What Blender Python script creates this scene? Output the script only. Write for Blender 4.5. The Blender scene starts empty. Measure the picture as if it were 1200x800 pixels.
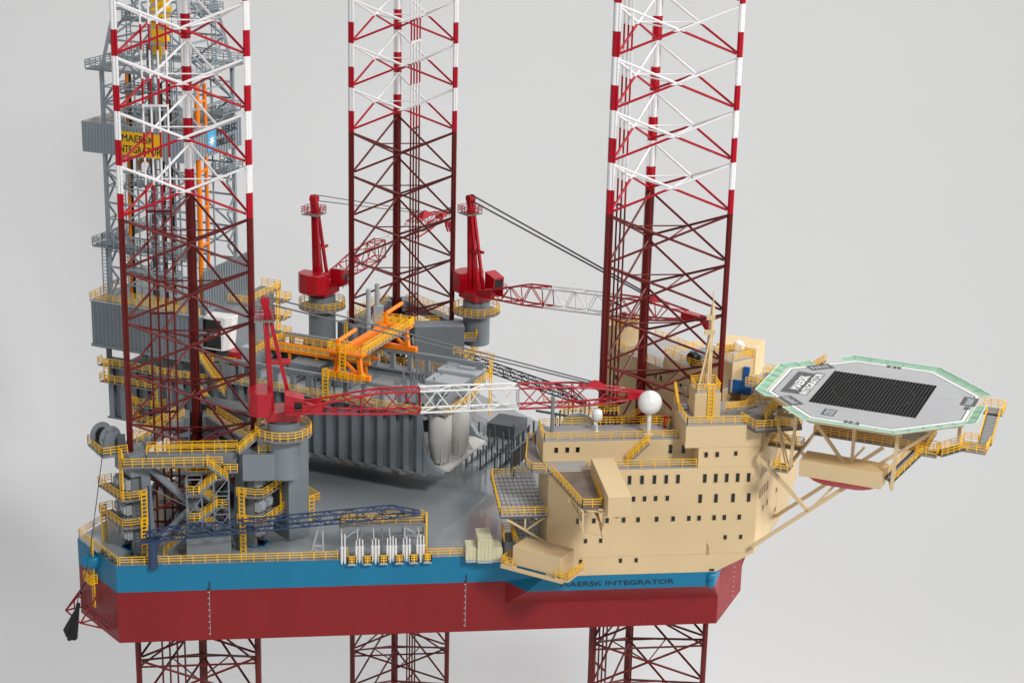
import bpy, bmesh, math, random
from mathutils import Vector, Matrix
random.seed(7)
K = 0.01                      # one hundredth: the rig is laid out in full-size metres and shown as a display model
SC = bpy.context.scene
COL = SC.collection
PI = math.pi

# ------------------------------------------------------------------ camera
YAW, PITCH, ROLL, FPX = 0.1284607, 0.307968, 0.0245057, 2237.715
CAM = Vector((-21.7655, -264.0841, 113.3169))
fw = Vector((math.sin(YAW)*math.cos(PITCH), math.cos(YAW)*math.cos(PITCH), -math.sin(PITCH)))
rt = Vector((math.cos(YAW), -math.sin(YAW), 0)); up = rt.cross(fw)
r2 = math.cos(ROLL)*rt + math.sin(ROLL)*up; u2 = -math.sin(ROLL)*rt + math.cos(ROLL)*up
cd = bpy.data.cameras.new('camera'); cam = bpy.data.objects.new('camera', cd); COL.objects.link(cam)
mw = Matrix((r2, u2, -fw)).transposed().to_4x4(); mw.translation = CAM*K; cam.matrix_world = mw
cd.sensor_width = 36; cd.sensor_fit = 'HORIZONTAL'; cd.lens = FPX/1200*36; cd.clip_start = 0.05; cd.clip_end = 200
SC.camera = cam
SC.render.resolution_x, SC.render.resolution_y = 1024, 682

# ------------------------------------------------------------------ light
W = bpy.data.worlds.new('World'); SC.world = W; W.use_nodes = True
bg = W.node_tree.nodes['Background']; bg.inputs[0].default_value = (0.93, 0.96, 1.0, 1); bg.inputs[1].default_value = 0.14
def area(name, loc, tgt, size, power, col=(1, 1, 1), spread=180):
    d = bpy.data.lights.new(name, 'AREA'); d.shape = 'RECTANGLE'; d.size, d.size_y = size[0]*K, size[1]*K
    d.energy = power; d.color = col; d.spread = math.radians(spread)
    o = bpy.data.objects.new(name, d); COL.objects.link(o); o.location = Vector(loc)*K
    o.rotation_euler = (Vector(tgt)-Vector(loc)).to_track_quat('-Z', 'Y').to_euler()
    return o
area('right_softbox', (330, 45, 128), (25, -5, 5), (110, 90), 10.5, (1, 0.98, 0.96), 55)   # gridded, so it spares the backdrop
area('front_softbox', (150, -340, 300), (10, 5, 5), (75, 55), 138, (1, 0.985, 0.965))
area('left_fill', (-220, -300, 200), (-20, 10, 10), (180, 140), 24, (0.97, 0.98, 1))
area('ceiling_panel', (110, 70, 420), (60, 60, 0), (300, 220), 64, (1, 1, 1))  # added unseen overhead lamp; lifts the backdrop and leaves its left side darker
SC.view_settings.view_transform = 'Standard'; SC.view_settings.look = 'None'
SC.view_settings.exposure = 0; SC.view_settings.gamma = 1; SC.view_settings.use_curve_mapping = False

# ------------------------------------------------------------------ materials
def lin(c): 
    return tuple((x/12.92 if x <= 0.04045 else ((x+0.055)/1.055)**2.4) for x in (v/255 for v in c))
def mat(name, rgb, rough=0.45, var=0.06, scale=30, bump=0.0, metal=0.0, coat=0.0, spec=0.5, streak=False):
    m = bpy.data.materials.new(name); m.use_nodes = True; nt = m.node_tree; b = nt.nodes['Principled BSDF']
    b.inputs['Roughness'].default_value = rough; b.inputs['Metallic'].default_value = metal
    b.inputs['Coat Weight'].default_value = coat; b.inputs['Coat Roughness'].default_value = 0.05
    b.inputs['Specular IOR Level'].default_value = spec
    c = lin(rgb)
    g = nt.nodes.new('ShaderNodeNewGeometry'); mp = nt.nodes.new('ShaderNodeMapping')
    mp.inputs['Scale'].default_value = (1, 1, 0.15) if streak else (1, 1, 1)
    nt.links.new(g.outputs['Position'], mp.inputs[0])
    n = nt.nodes.new('ShaderNodeTexNoise'); n.inputs['Scale'].default_value = scale; n.inputs['Detail'].default_value = 5
    nt.links.new(mp.outputs[0], n.inputs['Vector'])
    r = nt.nodes.new('ShaderNodeValToRGB'); r.color_ramp.elements[0].position = 0.3; r.color_ramp.elements[1].position = 0.7
    r.color_ramp.elements[0].color = tuple(x*(1-var) for x in c)+(1,); r.color_ramp.elements[1].color = tuple(min(1, x*(1+var)) for x in c)+(1,)
    nt.links.new(n.outputs[0], r.inputs[0]); nt.links.new(r.outputs[0], b.inputs['Base Color'])
    mr = nt.nodes.new('ShaderNodeMapRange'); mr.inputs[3].default_value = max(0, rough-0.06); mr.inputs[4].default_value = rough+0.08
    n2 = nt.nodes.new('ShaderNodeTexNoise'); n2.inputs['Scale'].default_value = scale*3; n2.inputs['Detail'].default_value = 4
    nt.links.new(g.outputs['Position'], n2.inputs['Vector'])
    nt.links.new(n2.outputs[0], mr.inputs[0]); nt.links.new(mr.outputs[0], b.inputs['Roughness'])
    if bump:
        bp = nt.nodes.new('ShaderNodeBump'); bp.inputs['Strength'].default_value = bump; bp.inputs['Distance'].default_value = 0.1*K
        n3 = nt.nodes.new('ShaderNodeTexNoise'); n3.inputs['Scale'].default_value = 160; n3.inputs['Detail'].default_value = 3
        nt.links.new(g.outputs['Position'], n3.inputs['Vector'])
        nt.links.new(n3.outputs[0], bp.inputs['Height']); nt.links.new(bp.outputs[0], b.inputs['Normal'])
    return m
M = dict(
 red_hull=mat('red_hull_paint', (136, 27, 31), 0.4, 0.07, 14, 0.25, spec=0.3, streak=True),
 blue_hull=mat('blue_hull_paint', (22, 118, 156), 0.42, 0.05, 14, 0.15, spec=0.3, streak=True),
 deck=mat('grey_deck_paint', (150, 156, 160), 0.12, 0.06, 9, 0.015, coat=0.9),
 grey=mat('grey_paint', (124, 132, 138), 0.42, 0.07, 22, 0.08),
 dgrey=mat('dark_grey_paint', (84, 88, 91), 0.4, 0.08, 22, 0.08),
 lgrey=mat('light_grey_paint', (168, 174, 178), 0.42, 0.05, 22, 0.06),
 derr=mat('derrick_grey_paint', (146, 156, 163), 0.4, 0.05, 30),
 roof=mat('roof_grey_paint', (160, 162, 165), 0.35, 0.07, 14, 0.05),
 grate=mat('walkway_grating', (132, 128, 124), 0.6, 0.14, 60, 0.3),
 dirt=mat('worn_brown_grating', (118, 104, 92), 0.55, 0.3, 28, 0.3),
 black=mat('black_rubber', (16, 16, 18), 0.6, 0.1, 40),
 glass=mat('dark_window_glass', (14, 15, 18), 0.12, 0.05, 40),
 beige=mat('beige_wall_paint', (218, 192, 148), 0.5, 0.035, 10, 0.12),
 cream=mat('cream_container_paint', (205, 200, 166), 0.5, 0.05, 20, 0.1),
 yellow=mat('yellow_rail_paint', (253, 195, 26), 0.42, 0.05, 40),
 orange=mat('orange_crane_paint', (246, 132, 6), 0.4, 0.05, 30),
 red=mat('bright_red_paint', (178, 8, 30), 0.32, 0.05, 30, coat=0.2),
 white=mat('white_paint', (236, 236, 234), 0.3, 0.02, 30),
 offwhite=mat('off_white_paint', (206, 205, 201), 0.42, 0.03, 30),
 navy=mat('navy_blue_paint', (36, 60, 96), 0.42, 0.06, 30),
 dnavy=mat('dark_navy_paint', (28, 36, 48), 0.45, 0.06, 30),
 bluebox=mat('bright_blue_paint', (18, 92, 160), 0.4, 0.05, 30),
 green=mat('green_safety_net', (134, 172, 146), 0.55, 0.08, 60),
 heli=mat('helideck_grey', (160, 161, 163), 0.5, 0.05, 20, 0.1),
 hpanel=mat('helideck_marking_grey', (72, 72, 74), 0.5, 0.05, 20),
 netblack=mat('black_landing_net', (9, 9, 10), 0.85, 0.05, 40, spec=0.12),
 netgap=mat('net_gap_grey', (62, 62, 62), 0.8, 0.05, 20, spec=0.2),
 brown=mat('net_ring_brown', (38, 30, 20), 0.8, 0.1, 30),
 wire=mat('steel_wire', (74, 76, 78), 0.4, 0.05, 30, metal=0.4),
 signyel=mat('yellow_sign', (240, 184, 10), 0.45, 0.03, 30),
 signblue=mat('light_blue_sign', (70, 170, 215), 0.45, 0.03, 30),
 letter=mat('dark_lettering', (34, 38, 46), 0.5, 0.05, 30),
 backdrop=mat('white_studio_paper', (236, 236, 236), 0.9, 0.012, 1.2),
)
BAY, ZTR = 7.438, 48.8
def leg_material():
    m = bpy.data.materials.new('banded_leg_paint'); m.use_nodes = True; nt = m.node_tree; L = nt.links
    b = nt.nodes['Principled BSDF']; b.inputs['Roughness'].default_value = 0.38; b.inputs['Specular IOR Level'].default_value = 0.35
    g = nt.nodes.new('ShaderNodeNewGeometry'); s = nt.nodes.new('ShaderNodeSeparateXYZ'); L.new(g.outputs['Position'], s.inputs[0])
    def math_(op, a, v2=None):
        n = nt.nodes.new('ShaderNodeMath'); n.operation = op; L.new(a, n.inputs[0])
        if v2 is not None: n.inputs[1].default_value = v2
        return n.outputs[0]
    t = math_('MULTIPLY', math_('SUBTRACT', s.outputs[2], ZTR*K), 1/(BAY*K))
    band = math_('GREATER_THAN', math_('FRACT', t), 0.475)
    above = math_('GREATER_THAN', t, 0.0)
    def mix(f, c0, c1):
        n = nt.nodes.new('ShaderNodeMix'); n.data_type = 'RGBA'; L.new(f, n.inputs[0])
        for i, c in ((6, c0), (7, c1)):
            if isinstance(c, tuple): n.inputs[i].default_value = c+(1,)
            else: L.new(c, n.inputs[i])
        return n.outputs[2]
    ns = nt.nodes.new('ShaderNodeTexNoise'); ns.inputs['Scale'].default_value = 25; L.new(g.outputs['Position'], ns.inputs['Vector'])
    dark = mix(ns.outputs[0], lin((95, 20, 17)), lin((109, 28, 24)))
    top = mix(band, lin((176, 10, 34)), lin((238, 238, 238)))
    L.new(mix(above, dark, top), b.inputs['Base Color'])
    return m
M['leg'] = leg_material()

# ------------------------------------------------------------------ frames: N = along the near hull side, R = along the rig's own axis, P = N mirrored over the rig's axis
def FN(p): return Vector(p)
def FR(p): return Vector((-17+.8660254*p[0]+.5*p[1], 29.6-.5*p[0]+.8660254*p[1], p[2]))
def toR(p):
    dx, dy = p[0]+17, p[1]-29.6
    return Vector((.8660254*dx-.5*dy, .5*dx+.8660254*dy, p[2]))
def FP(p):
    q = toR(p); return FR((q[0], -q[1], q[2]))
def FL(origin, ang, base=FN):                    # a local frame turned by ang about z
    c, s = math.cos(ang), math.sin(ang)
    return lambda p: base((origin[0]+c*p[0]-s*p[1], origin[1]+s*p[0]+c*p[1], origin[2]+p[2]))

class MB:
    def __init__(s, F=FN): s.F = F; s.v = []; s.f = []; s.sm = []
    def add(s, vs, fs, smooth=False):
        o = len(s.v); s.v += [s.F(p) for p in vs]
        for f in fs: s.f.append([i+o for i in f]); s.sm.append(smooth)
        return s
    def hexa(s, q):                              # 8 corners: bottom ring then top ring
        return s.add(q, [(3, 2, 1, 0), (4, 5, 6, 7), (0, 1, 5, 4), (1, 2, 6, 5), (2, 3, 7, 6), (3, 0, 4, 7)])
    def box(s, x0, x1, y0, y1, z0, z1):
        return s.hexa([(x0, y0, z0), (x1, y0, z0), (x1, y1, z0), (x0, y1, z0), (x0, y0, z1), (x1, y0, z1), (x1, y1, z1), (x0, y1, z1)])
    def prism(s, pts, z0, z1):
        n = len(pts)
        return s.add([(x, y, z0) for x, y in pts]+[(x, y, z1) for x, y in pts],
                     [tuple(range(n-1, -1, -1)), tuple(range(n, 2*n))]+[(i, (i+1) % n, n+(i+1) % n, n+i) for i in range(n)])
    def loft(s, a, b):                           # two rings of 3-D points
        n = len(a)
        return s.add(list(a)+list(b), [tuple(range(n-1, -1, -1)), tuple(range(n, 2*n))]+[(i, (i+1) % n, n+(i+1) % n, n+i) for i in range(n)])
    def beam(s, a, b, w, h=None):
        a, b = Vector(a), Vector(b); h = h or w; d = (b-a)
        if d.length < 1e-6: return s
        d.normalize(); t = Vector((0, 0, 1)) if abs(d.z) < .98 else Vector((1, 0, 0))
        x = d.cross(t).normalized()*w/2; y = x.cross(d).normalized()*h/2
        return s.hexa([a-x-y, a+x-y, a+x+y, a-x+y, b-x-y, b+x-y, b+x+y, b-x+y])
    def tube(s, a, b, r, n=8, r1=None, caps=True):
        a, b = Vector(a), Vector(b); d = (b-a).normalized(); t = Vector((0, 0, 1)) if abs(d.z) < .98 else Vector((1, 0, 0))
        x = d.cross(t).normalized(); y = x.cross(d).normalized(); r1 = r if r1 is None else r1
        ring = lambda c, rr: [c+(x*math.cos(2*PI*i/n)+y*math.sin(2*PI*i/n))*rr for i in range(n)]
        A, B = ring(a, r), ring(b, r1)
        s.add(A+B, [((i+1) % n, i, n+i, n+(i+1) % n) for i in range(n)], n > 5)
        if caps: s.add(A, [tuple(range(n))]); s.add(B, [tuple(range(n-1, -1, -1))])
        return s
    def lathe(s, c, prof, n=24, smooth=True):    # prof: (radius, z) from bottom to top
        vs = []; fs = []
        for r, z in prof: vs += [(c[0]+r*math.cos(2*PI*i/n), c[1]+r*math.sin(2*PI*i/n), c[2]+z) for i in range(n)]
        for k in range(len(prof)-1):
            for i in range(n): fs.append((k*n+i, k*n+(i+1) % n, (k+1)*n+(i+1) % n, (k+1)*n+i))
        s.add(vs, fs, smooth)
        s.add(vs[:n], [tuple(range(n-1, -1, -1))]); s.add(vs[-n:], [tuple(range(n))])
        return s
    def cyl(s, c, r, z0, z1, n=24, r1=None): return s.lathe((c[0], c[1], 0), [(r, z0), (r if r1 is None else r1, z1)], n)
    def ball(s, c, r, n=24):
        return s.lathe(c, [(r*math.cos(-PI/2+PI*k/14)+1e-5, r*math.sin(-PI/2+PI*k/14)) for k in range(15)], n)
    def rail(s, pts, h=1.25, closed=False, sp=1.9, r=.046, mid=(0.4, 0.7, 1.0), ends=True):
        pts = [Vector(p) for p in pts]
        if closed: pts = pts+[pts[0]]
        for a, b in zip(pts, pts[1:]):
            for m in mid: s.beam(a+Vector((0, 0, h*m)), b+Vector((0, 0, h*m)), 2*r)
            n = max(1, round((b-a).length/sp))
            for i in range(n+(1 if ends else 0)):
                p = a.lerp(b, i/n); s.beam(p, p+Vector((0, 0, h+.03)), 2.1*r)
        return s
    def ladder(s, a, b, w=.75, side=(1, 0, 0), step=.55, r=.07, cage=False):
        a, b = Vector(a), Vector(b); x = Vector(side).normalized()*w/2
        s.beam(a-x, b-x, 2*r); s.beam(a+x, b+x, 2*r); n = max(2, int((b-a).length/step))
        for i in range(n+1):
            p = a.lerp(b, i/n); s.beam(p-x, p+x, 1.6*r)
        return s
    def stair(s, a, b, w=1.1, rail=True, n=None):   # a bottom, b top (centre lines)
        a, b = Vector(a), Vector(b); d = (b-a); hd = Vector((d.x, d.y, 0)).normalized(); x = Vector((-hd.y, hd.x, 0))*w/2
        n = n or max(4, int(abs(d.z)/.4))
        for i in range(n+1):
            p = a.lerp(b, i/n); s.hexa([p-x-hd*.16-Vector((0, 0, .04)), p-x+hd*.16-Vector((0, 0, .04)), p+x+hd*.16-Vector((0, 0, .04)), p+x-hd*.16-Vector((0, 0, .04)), p-x-hd*.16, p-x+hd*.16, p+x+hd*.16, p+x-hd*.16])
        for q in (-1, 1): s.beam(a+x*q, b+x*q, .12, .3)
        return s
    def stair_rail(s, a, b, w=1.1, h=1.15):
        a, b = Vector(a), Vector(b); d = (b-a); hd = Vector((d.x, d.y, 0)).normalized(); x = Vector((-hd.y, hd.x, 0))*w/2
        for q in (-1, 1): s.rail([a+x*q, b+x*q], h, sp=1.2, mid=(.35, .68, 1))
        return s
    def mesh(s, name, m, org=Vector((0, 0, 0))):
        me = bpy.data.meshes.new(name); me.from_pydata([(p-org)*K for p in s.v], [], s.f)
        me.polygons.foreach_set('use_smooth', s.sm); me.materials.append(m)
        bm = bmesh.new(); bm.from_mesh(me); bmesh.ops.recalc_face_normals(bm, faces=bm.faces); bm.to_mesh(me); bm.free()
        me.update(); return me
    def build(s, name, m, parent=None, bevel=0, kind=None, label=None):
        org = Vector((0, 0, 0))
        q = parent
        while q is not None: org += q.location/K; q = q.parent
        o = bpy.data.objects.new(name, s.mesh(name, M[m], org)); COL.objects.link(o); o.parent = parent
        if bevel:
            bv = o.modifiers.new('edge', 'BEVEL'); bv.width = bevel*K; bv.segments = 2; bv.limit_method = 'ANGLE'
        if kind: o['kind'] = kind
        if label: o['label'] = label
        return o
def thing(name, label, cat, loc, group=None):
    o = bpy.data.objects.new(name, None); COL.objects.link(o); o.location = Vector(loc)*K; o.empty_display_size = .01
    o['label'] = label; o['category'] = cat; o['kind'] = 'thing'
    if group: o['group'] = group
    return o
def tag(o, label, cat, group=None):
    o['label'] = label; o['category'] = cat; o['kind'] = 'thing'
    if group: o['group'] = group
    return o
def inst(name, me, mx, parent):
    o = bpy.data.objects.new(name, me); COL.objects.link(o); o.parent = parent
    if parent is not None:
        loc = Vector((0, 0, 0)); q = parent
        while q is not None: loc += q.location; q = q.parent
        mx = Matrix.Translation(-loc) @ mx
    o.matrix_local = mx; return o
def frame_mx(o, x, y, z):
    m = Matrix((Vector(x).normalized(), Vector(y).normalized(), Vector(z).normalized())).transposed().to_4x4(); m.translation = Vector(o)*K; return m
def text(s, name, m, parent, org, xdir, ydir, height, width=None, align='LEFT', extrude=.02, bold=0.0):
    cu = bpy.data.curves.new(name, 'FONT'); cu.body = s; cu.size = 1; cu.align_x = align; cu.extrude = extrude/height; cu.bevel_depth = .012; cu.bevel_resolution = 0
    cu.resolution_u = 3; cu.space_line = 0.95
    o = bpy.data.objects.new(name, cu); COL.objects.link(o)
    dg = bpy.context.evaluated_depsgraph_get(); me = bpy.data.meshes.new_from_object(o.evaluated_get(dg))
    bpy.data.objects.remove(o); me.name = name
    xs = [v.co.x for v in me.vertices]; ys = [v.co.y for v in me.vertices]
    x0, y0 = min(xs), min(ys); sy = height/(max(ys)-y0); sx = (width/(max(xs)-x0)) if width else sy
    for v in me.vertices: v.co = Vector(((v.co.x-x0)*sx*K, (v.co.y-y0)*sy*K, v.co.z*height*K))
    me.materials.clear(); me.materials.append(M[m]); me.update()
    x = Vector(xdir).normalized(); y = Vector(ydir).normalized()
    return inst(name, me, frame_mx(org, x, y, x.cross(y)), parent)
def uvec(p, q=(0, 0, 0), F=FR): return F(p)-F(q)
UX, VX = Vector((.8660254, -.5, 0)), Vector((.5, .8660254, 0))

# ------------------------------------------------------------------ setting: one seamless white sweep
def build_backdrop():
    bm = MB(); prof = [(-420, -85), (90, -85)]
    R = 150
    for k in range(1, 13):
        a = k/12*PI/2; prof.append((90+R*math.sin(a), -85+R*(1-math.cos(a))))
    prof += [(240, 480)]
    xs = [-700, -350, 0, 350, 700]
    vs = [(x, y, z) for y, z in prof for x in xs]; n = len(xs)
    bm.add(vs, [(r*n+i, r*n+i+1, (r+1)*n+i+1, (r+1)*n+i) for r in range(len(prof)-1) for i in range(n-1)], True)
    o = bm.build('backdrop', 'backdrop'); o['kind'] = 'structure'; o['label'] = 'seamless pale grey studio backdrop sweeping behind the model'
build_backdrop()

# ------------------------------------------------------------------ hull
LEGS = {'A': (-34, 0), 'B': (-.1, 59.5), 'C': (34, .6)}
CS = 8.7456; CH = CS/3**.5
CHORD = [(-CS, -CH), (CS, -CH), (0, 2*CH)]
HP = [(-14, -44), (-3.3, -49.9), (72.3, -6.3), (72.3, 6.3), (-3.3, 49.9), (-14, 44)]
def build_hull():
    t = thing('hull', 'red and blue rig hull with wide glossy grey main deck', 'hull', (0, 19, -12))
    N = [FR((u, v, 0)) for u, v in HP]
    z = lambda p, h: (p.x, p.y, h)
    MB().loft([z(p, -12) for p in N], [z(p, -4.1) for p in N]).build('lower_hull', 'red_hull', t, bevel=.08)
    ins = [FR((u*.9995, v*.9995, 0)) for u, v in HP]
    MB().add([z(p, -4.1) for p in N]+[z(p, -.02) for p in N], [(i, (i+1) % 6, 6+(i+1) % 6, 6+i) for i in range(6)]).build('upper_hull', 'blue_hull', t)
    # deck sheet with six-sided wells round the chords
    bm = bmesh.new(); loops = [[(p.x, p.y) for p in N]]
    wells = []
    for k in 'ABC':
        for i, (cx, cy) in enumerate(CHORD):
            wells.append((LEGS[k][0]+cx, LEGS[k][1]+cy))
    for x, y in wells: loops.append([(x+1.75*math.cos(a*PI/3+.2), y+1.75*math.sin(a*PI/3+.2)) for a in range(6)])
    es = []
    for lp in loops:
        vs = [bm.verts.new((x*K, y*K, 0)) for x, y in lp]
        es += [bm.edges.new((vs[i], vs[(i+1) % len(vs)])) for i in range(len(vs))]
    bmesh.ops.triangle_fill(bm, use_beauty=True, use_dissolve=False, edges=es)
    for f in bm.faces:
        f.normal_update()
        if f.normal.z < 0: f.normal_flip()
    me = bpy.data.meshes.new('main_deck')
    for v in bm.verts: v.co -= t.location
    bm.to_mesh(me); bm.free(); me.materials.append(M['deck'])
    d = bpy.data.objects.new('main_deck', me); COL.objects.link(d); d.parent = t
    for x, y in wells:
        w = MB(); n = 6; ring = lambda r, h: [(x+r*math.cos(a*PI/3+.2), y+r*math.sin(a*PI/3+.2), h) for a in range(n)]
        w.add(ring(1.75, .16)+ring(1.75, -3.5)+ring(1.92, .16)+ring(1.92, -.05),
              [(i, (i+1) % n, n+(i+1) % n, n+i) for i in range(n)]+[(2*n+i, 2*n+(i+1) % n, (i+1) % n, i) for i in range(n)]+[(2*n+i, 2*n+(i+1) % n, 3*n+(i+1) % n, 3*n+i) for i in range(n)])
        w.build('leg_well', 'blue_hull', t)
    # sponson flare under the living quarters, both sides
    for F in (FN, FP):
        b0, q0, q1, w1 = (10.7, -11.97, -4.1), (13.4, -15.75, -4.1), (40.9, -15.75, -4.1), (42.5, -11.97, -7.65)
        MB(F).add([b0, (10.7, -11.97, -7.65), q0, q1, w1], [(0, 1, 2), (1, 4, 3, 2)]).build('flare', 'red_hull', t)
        MB(F).add([(10.7, -11.97, 0), b0, q0, (16, -15.75, -1.8), (16, -15.75, 0), q1, (40.9, -15.75, -1.8), (40.9, -15.75, 0)],
                  [(0, 1, 2, 3, 4), (2, 5, 6, 3)]).build('flare_band', 'blue_hull', t)
    # bow cheek closing the flare
    for s, F in ((1, FN), (-1, FP)):
        MB(F).add([(40.9, -15.75, -4.1), (42.5, -11.97, -7.65), (42.55, -11.9, -4.1)], [(0, 1, 2)]).build('flare_cheek', 'red_hull', t)
        MB(F).add([(40.9, -15.75, -4.1), (42.55, -11.9, -4.1), (44.0, -9.9, -.02), (40.9, -15.75, -.02)], [(0, 1, 2, 3)]).build('flare_cheek', 'blue_hull', t)
    MB(FR).box(72.31, 72.36, -9.6, 9.6, -4.2, -.3).build('bow_plate', 'red_hull', t)
    # draught marks
    for X in (-31.9, 4.9):
        MB().box(X, X+.05, -12.03, -11.9, -11.2, -4.2).build('draught_mark_line', 'lgrey', t)
        m = MB()
        for k in range(8): m.box(X-.22, X, -12.03, -11.9, -11+k*.93, -10.86+k*.93)
        m.build('draught_mark', 'lgrey', t)
        MB().box(X-.28, X+.12, -12.06, -11.9, -4.05, -3.9).box(X-.05, X+.14, -12.06, -11.9, -3.9, -2.9).build('draught_mark_top', 'letter', t)
    m = MB(FR)
    for k in range(7): m.box(72.3, 72.42, 1.7, 1.84, -11+k*.8, -10.88+k*.8)
    m.build('draught_mark', 'offwhite', t)
    text('MAERSK INTEGRATOR', 'name_lettering', 'letter', t, (18.3, -15.78, -3.5), (1, 0, 0), (0, 0, 1), .72, 16.6)
    # rail round the deck edge
    r = MB()
    P = [FR((u*.995, v*.992, 0)) for u, v in HP]
    edge = [P[0], P[1]]
    nl = lambda X: (X, -11.75, 0)
    r.rail([tuple(P[0]), tuple(P[1])]); r.rail([nl(-44.3), nl(-13.6)], sp=1.7); r.rail([nl(-.9), nl(4.3)]); r.rail([tuple(P[5]), tuple(P[0])])
    r.rail([tuple(P[4]), tuple(P[5])])
    r.build('deck_railing', 'yellow', t)
    # blue fairlead and gear on the stern chamfer
    c = FR((-9.2, -46.9, 0)); nrm = Vector((-.866, -.5, 0)); tg = Vector((-.5, .866, 0))
    f = MB(FL((c.x, c.y, 0), math.atan2(nrm.y, nrm.x)))
    f.lathe((.1, 0, -3.1), [(.2, 0), (1.25, 1.5), (1.35, 2.3), (.9, 2.5)], 10); f.box(.6, 1.9, -.35, .35, -1.6, -.5)
    f.build('fairlead', 'blue_hull', t)
    f = MB(FL((c.x, c.y, 0), math.atan2(nrm.y, nrm.x)))
    f.box(.05, 1.2, -1.2, 1.0, -4.7, -4.55); f.rail([(.05, -1.2, -4.6), (1.2, -1.2, -4.6), (1.2, 1, -4.6), (.05, 1, -4.6)], 1.3, sp=.7)
    f.ladder((.3, .1, -8.6), (.3, .1, 1.6), .7, (0, 1, 0)); f.box(.1, .35, -.2, .3, .2, 2.0)
    f.build('fairlead_ladder', 'yellow', t)
    f = MB(FL((c.x, c.y, 0), math.atan2(nrm.y, nrm.x)))
    for s in (-1, 1):
        y = 2.1*s
        f.tube((.1, y, -5.2), (3.6, y*1.2, -9.4), .13); f.tube((.1, y*2.2, -8.2), (3.6, y*1.2, -9.4), .13); f.tube((.1, y*2.2, -10.6), (3.6, y*1.2, -9.4), .13)
        f.tube((.1, y*2.2, -8.2), (.1, y*2.2, -10.6), .13); f.tube((1.6, y*1.9, -8.7), (1.6, y*1.9, -10.1), .11)
    f.tube((3.6, -2.5, -9.4), (3.6, 2.5, -9.4), .13); f.tube((1.8, -2.3, -7.3), (1.8, 2.3, -7.3), .11); f.tube((.1, -4.4, -10.6), (.1, 4.4, -10.6), .12)
    f.build('anchor_rack', 'red_hull', t)
    # blue fairlead on the bow shoulder and mooring grommets
    MB().lathe((40.3, -15.8, -4.3), [(.25, 0), (.65, .4), (.65, 1.0), (.4, 1.2), (.65, 1.4), (.65, 2.0), (.25, 2.3)], 14).build('bow_fairlead', 'blue_hull', t)
    for k in range(2):
        m = MB(FL((-45.3+k*-1.5, -10.5+k*2.4, 0), math.radians(121))); m.box(-.9, .9, -.35, .35, 0, .2)
        for s in (-.5, .5): m.cyl((s, 0), .26, .2, .75, 12)
        m.build('bollard', 'dgrey', t)
    m = MB()
    for k in range(4): m.tube((-43.3+k*.9, -9.4-k*.55, .35), (-42.9+k*.9, -8.3-k*.55, .35), .36, 10)
    m.build('deck_roller', 'dgrey', t)
    return t
hull = build_hull()

# the big black anchor hanging at the stern corner and its wire
def build_anchor():
    c = FR((-9.2, -46.9, 0)); F = FL((c.x, c.y, 0), math.atan2(-.5, -.866))
    t = thing('anchor', 'black flat-fluked anchor hung on the red rack at the stern corner', 'anchor', F((3.4, .6, -12)))
    b = MB(F)
    for s in (-1, 1):
        b.loft([(3.0, .6+.1*s, -7.8), (3.3, .6+.1*s, -7.9), (3.2, .6+.35*s, -7.9), (2.9, .6+.3*s, -7.8)], [(4.4, .6+.35*s, -12.0), (4.9, .6+.35*s, -12.3), (4.6, .6+2.1*s, -11.8), (4.2, .6+2.0*s, -11.6)])
    b.build('fluke', 'black', t); b = MB(F); b.beam((2.9, .6, -7.2), (4.7, .6, -12.6), .5, .4); b.build('shank', 'black', t)
    b = MB(F); b.tube((3.3, .6, -7.5), (.8, .1, -1.2), .07, 6); b.build('anchor_wire', 'wire', t); MB().tube(F((.8, .1, -1.2)), (-46.5, -7.6, 14.7), .07, 6).build('anchor_wire', 'wire', t)
build_anchor()

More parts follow.
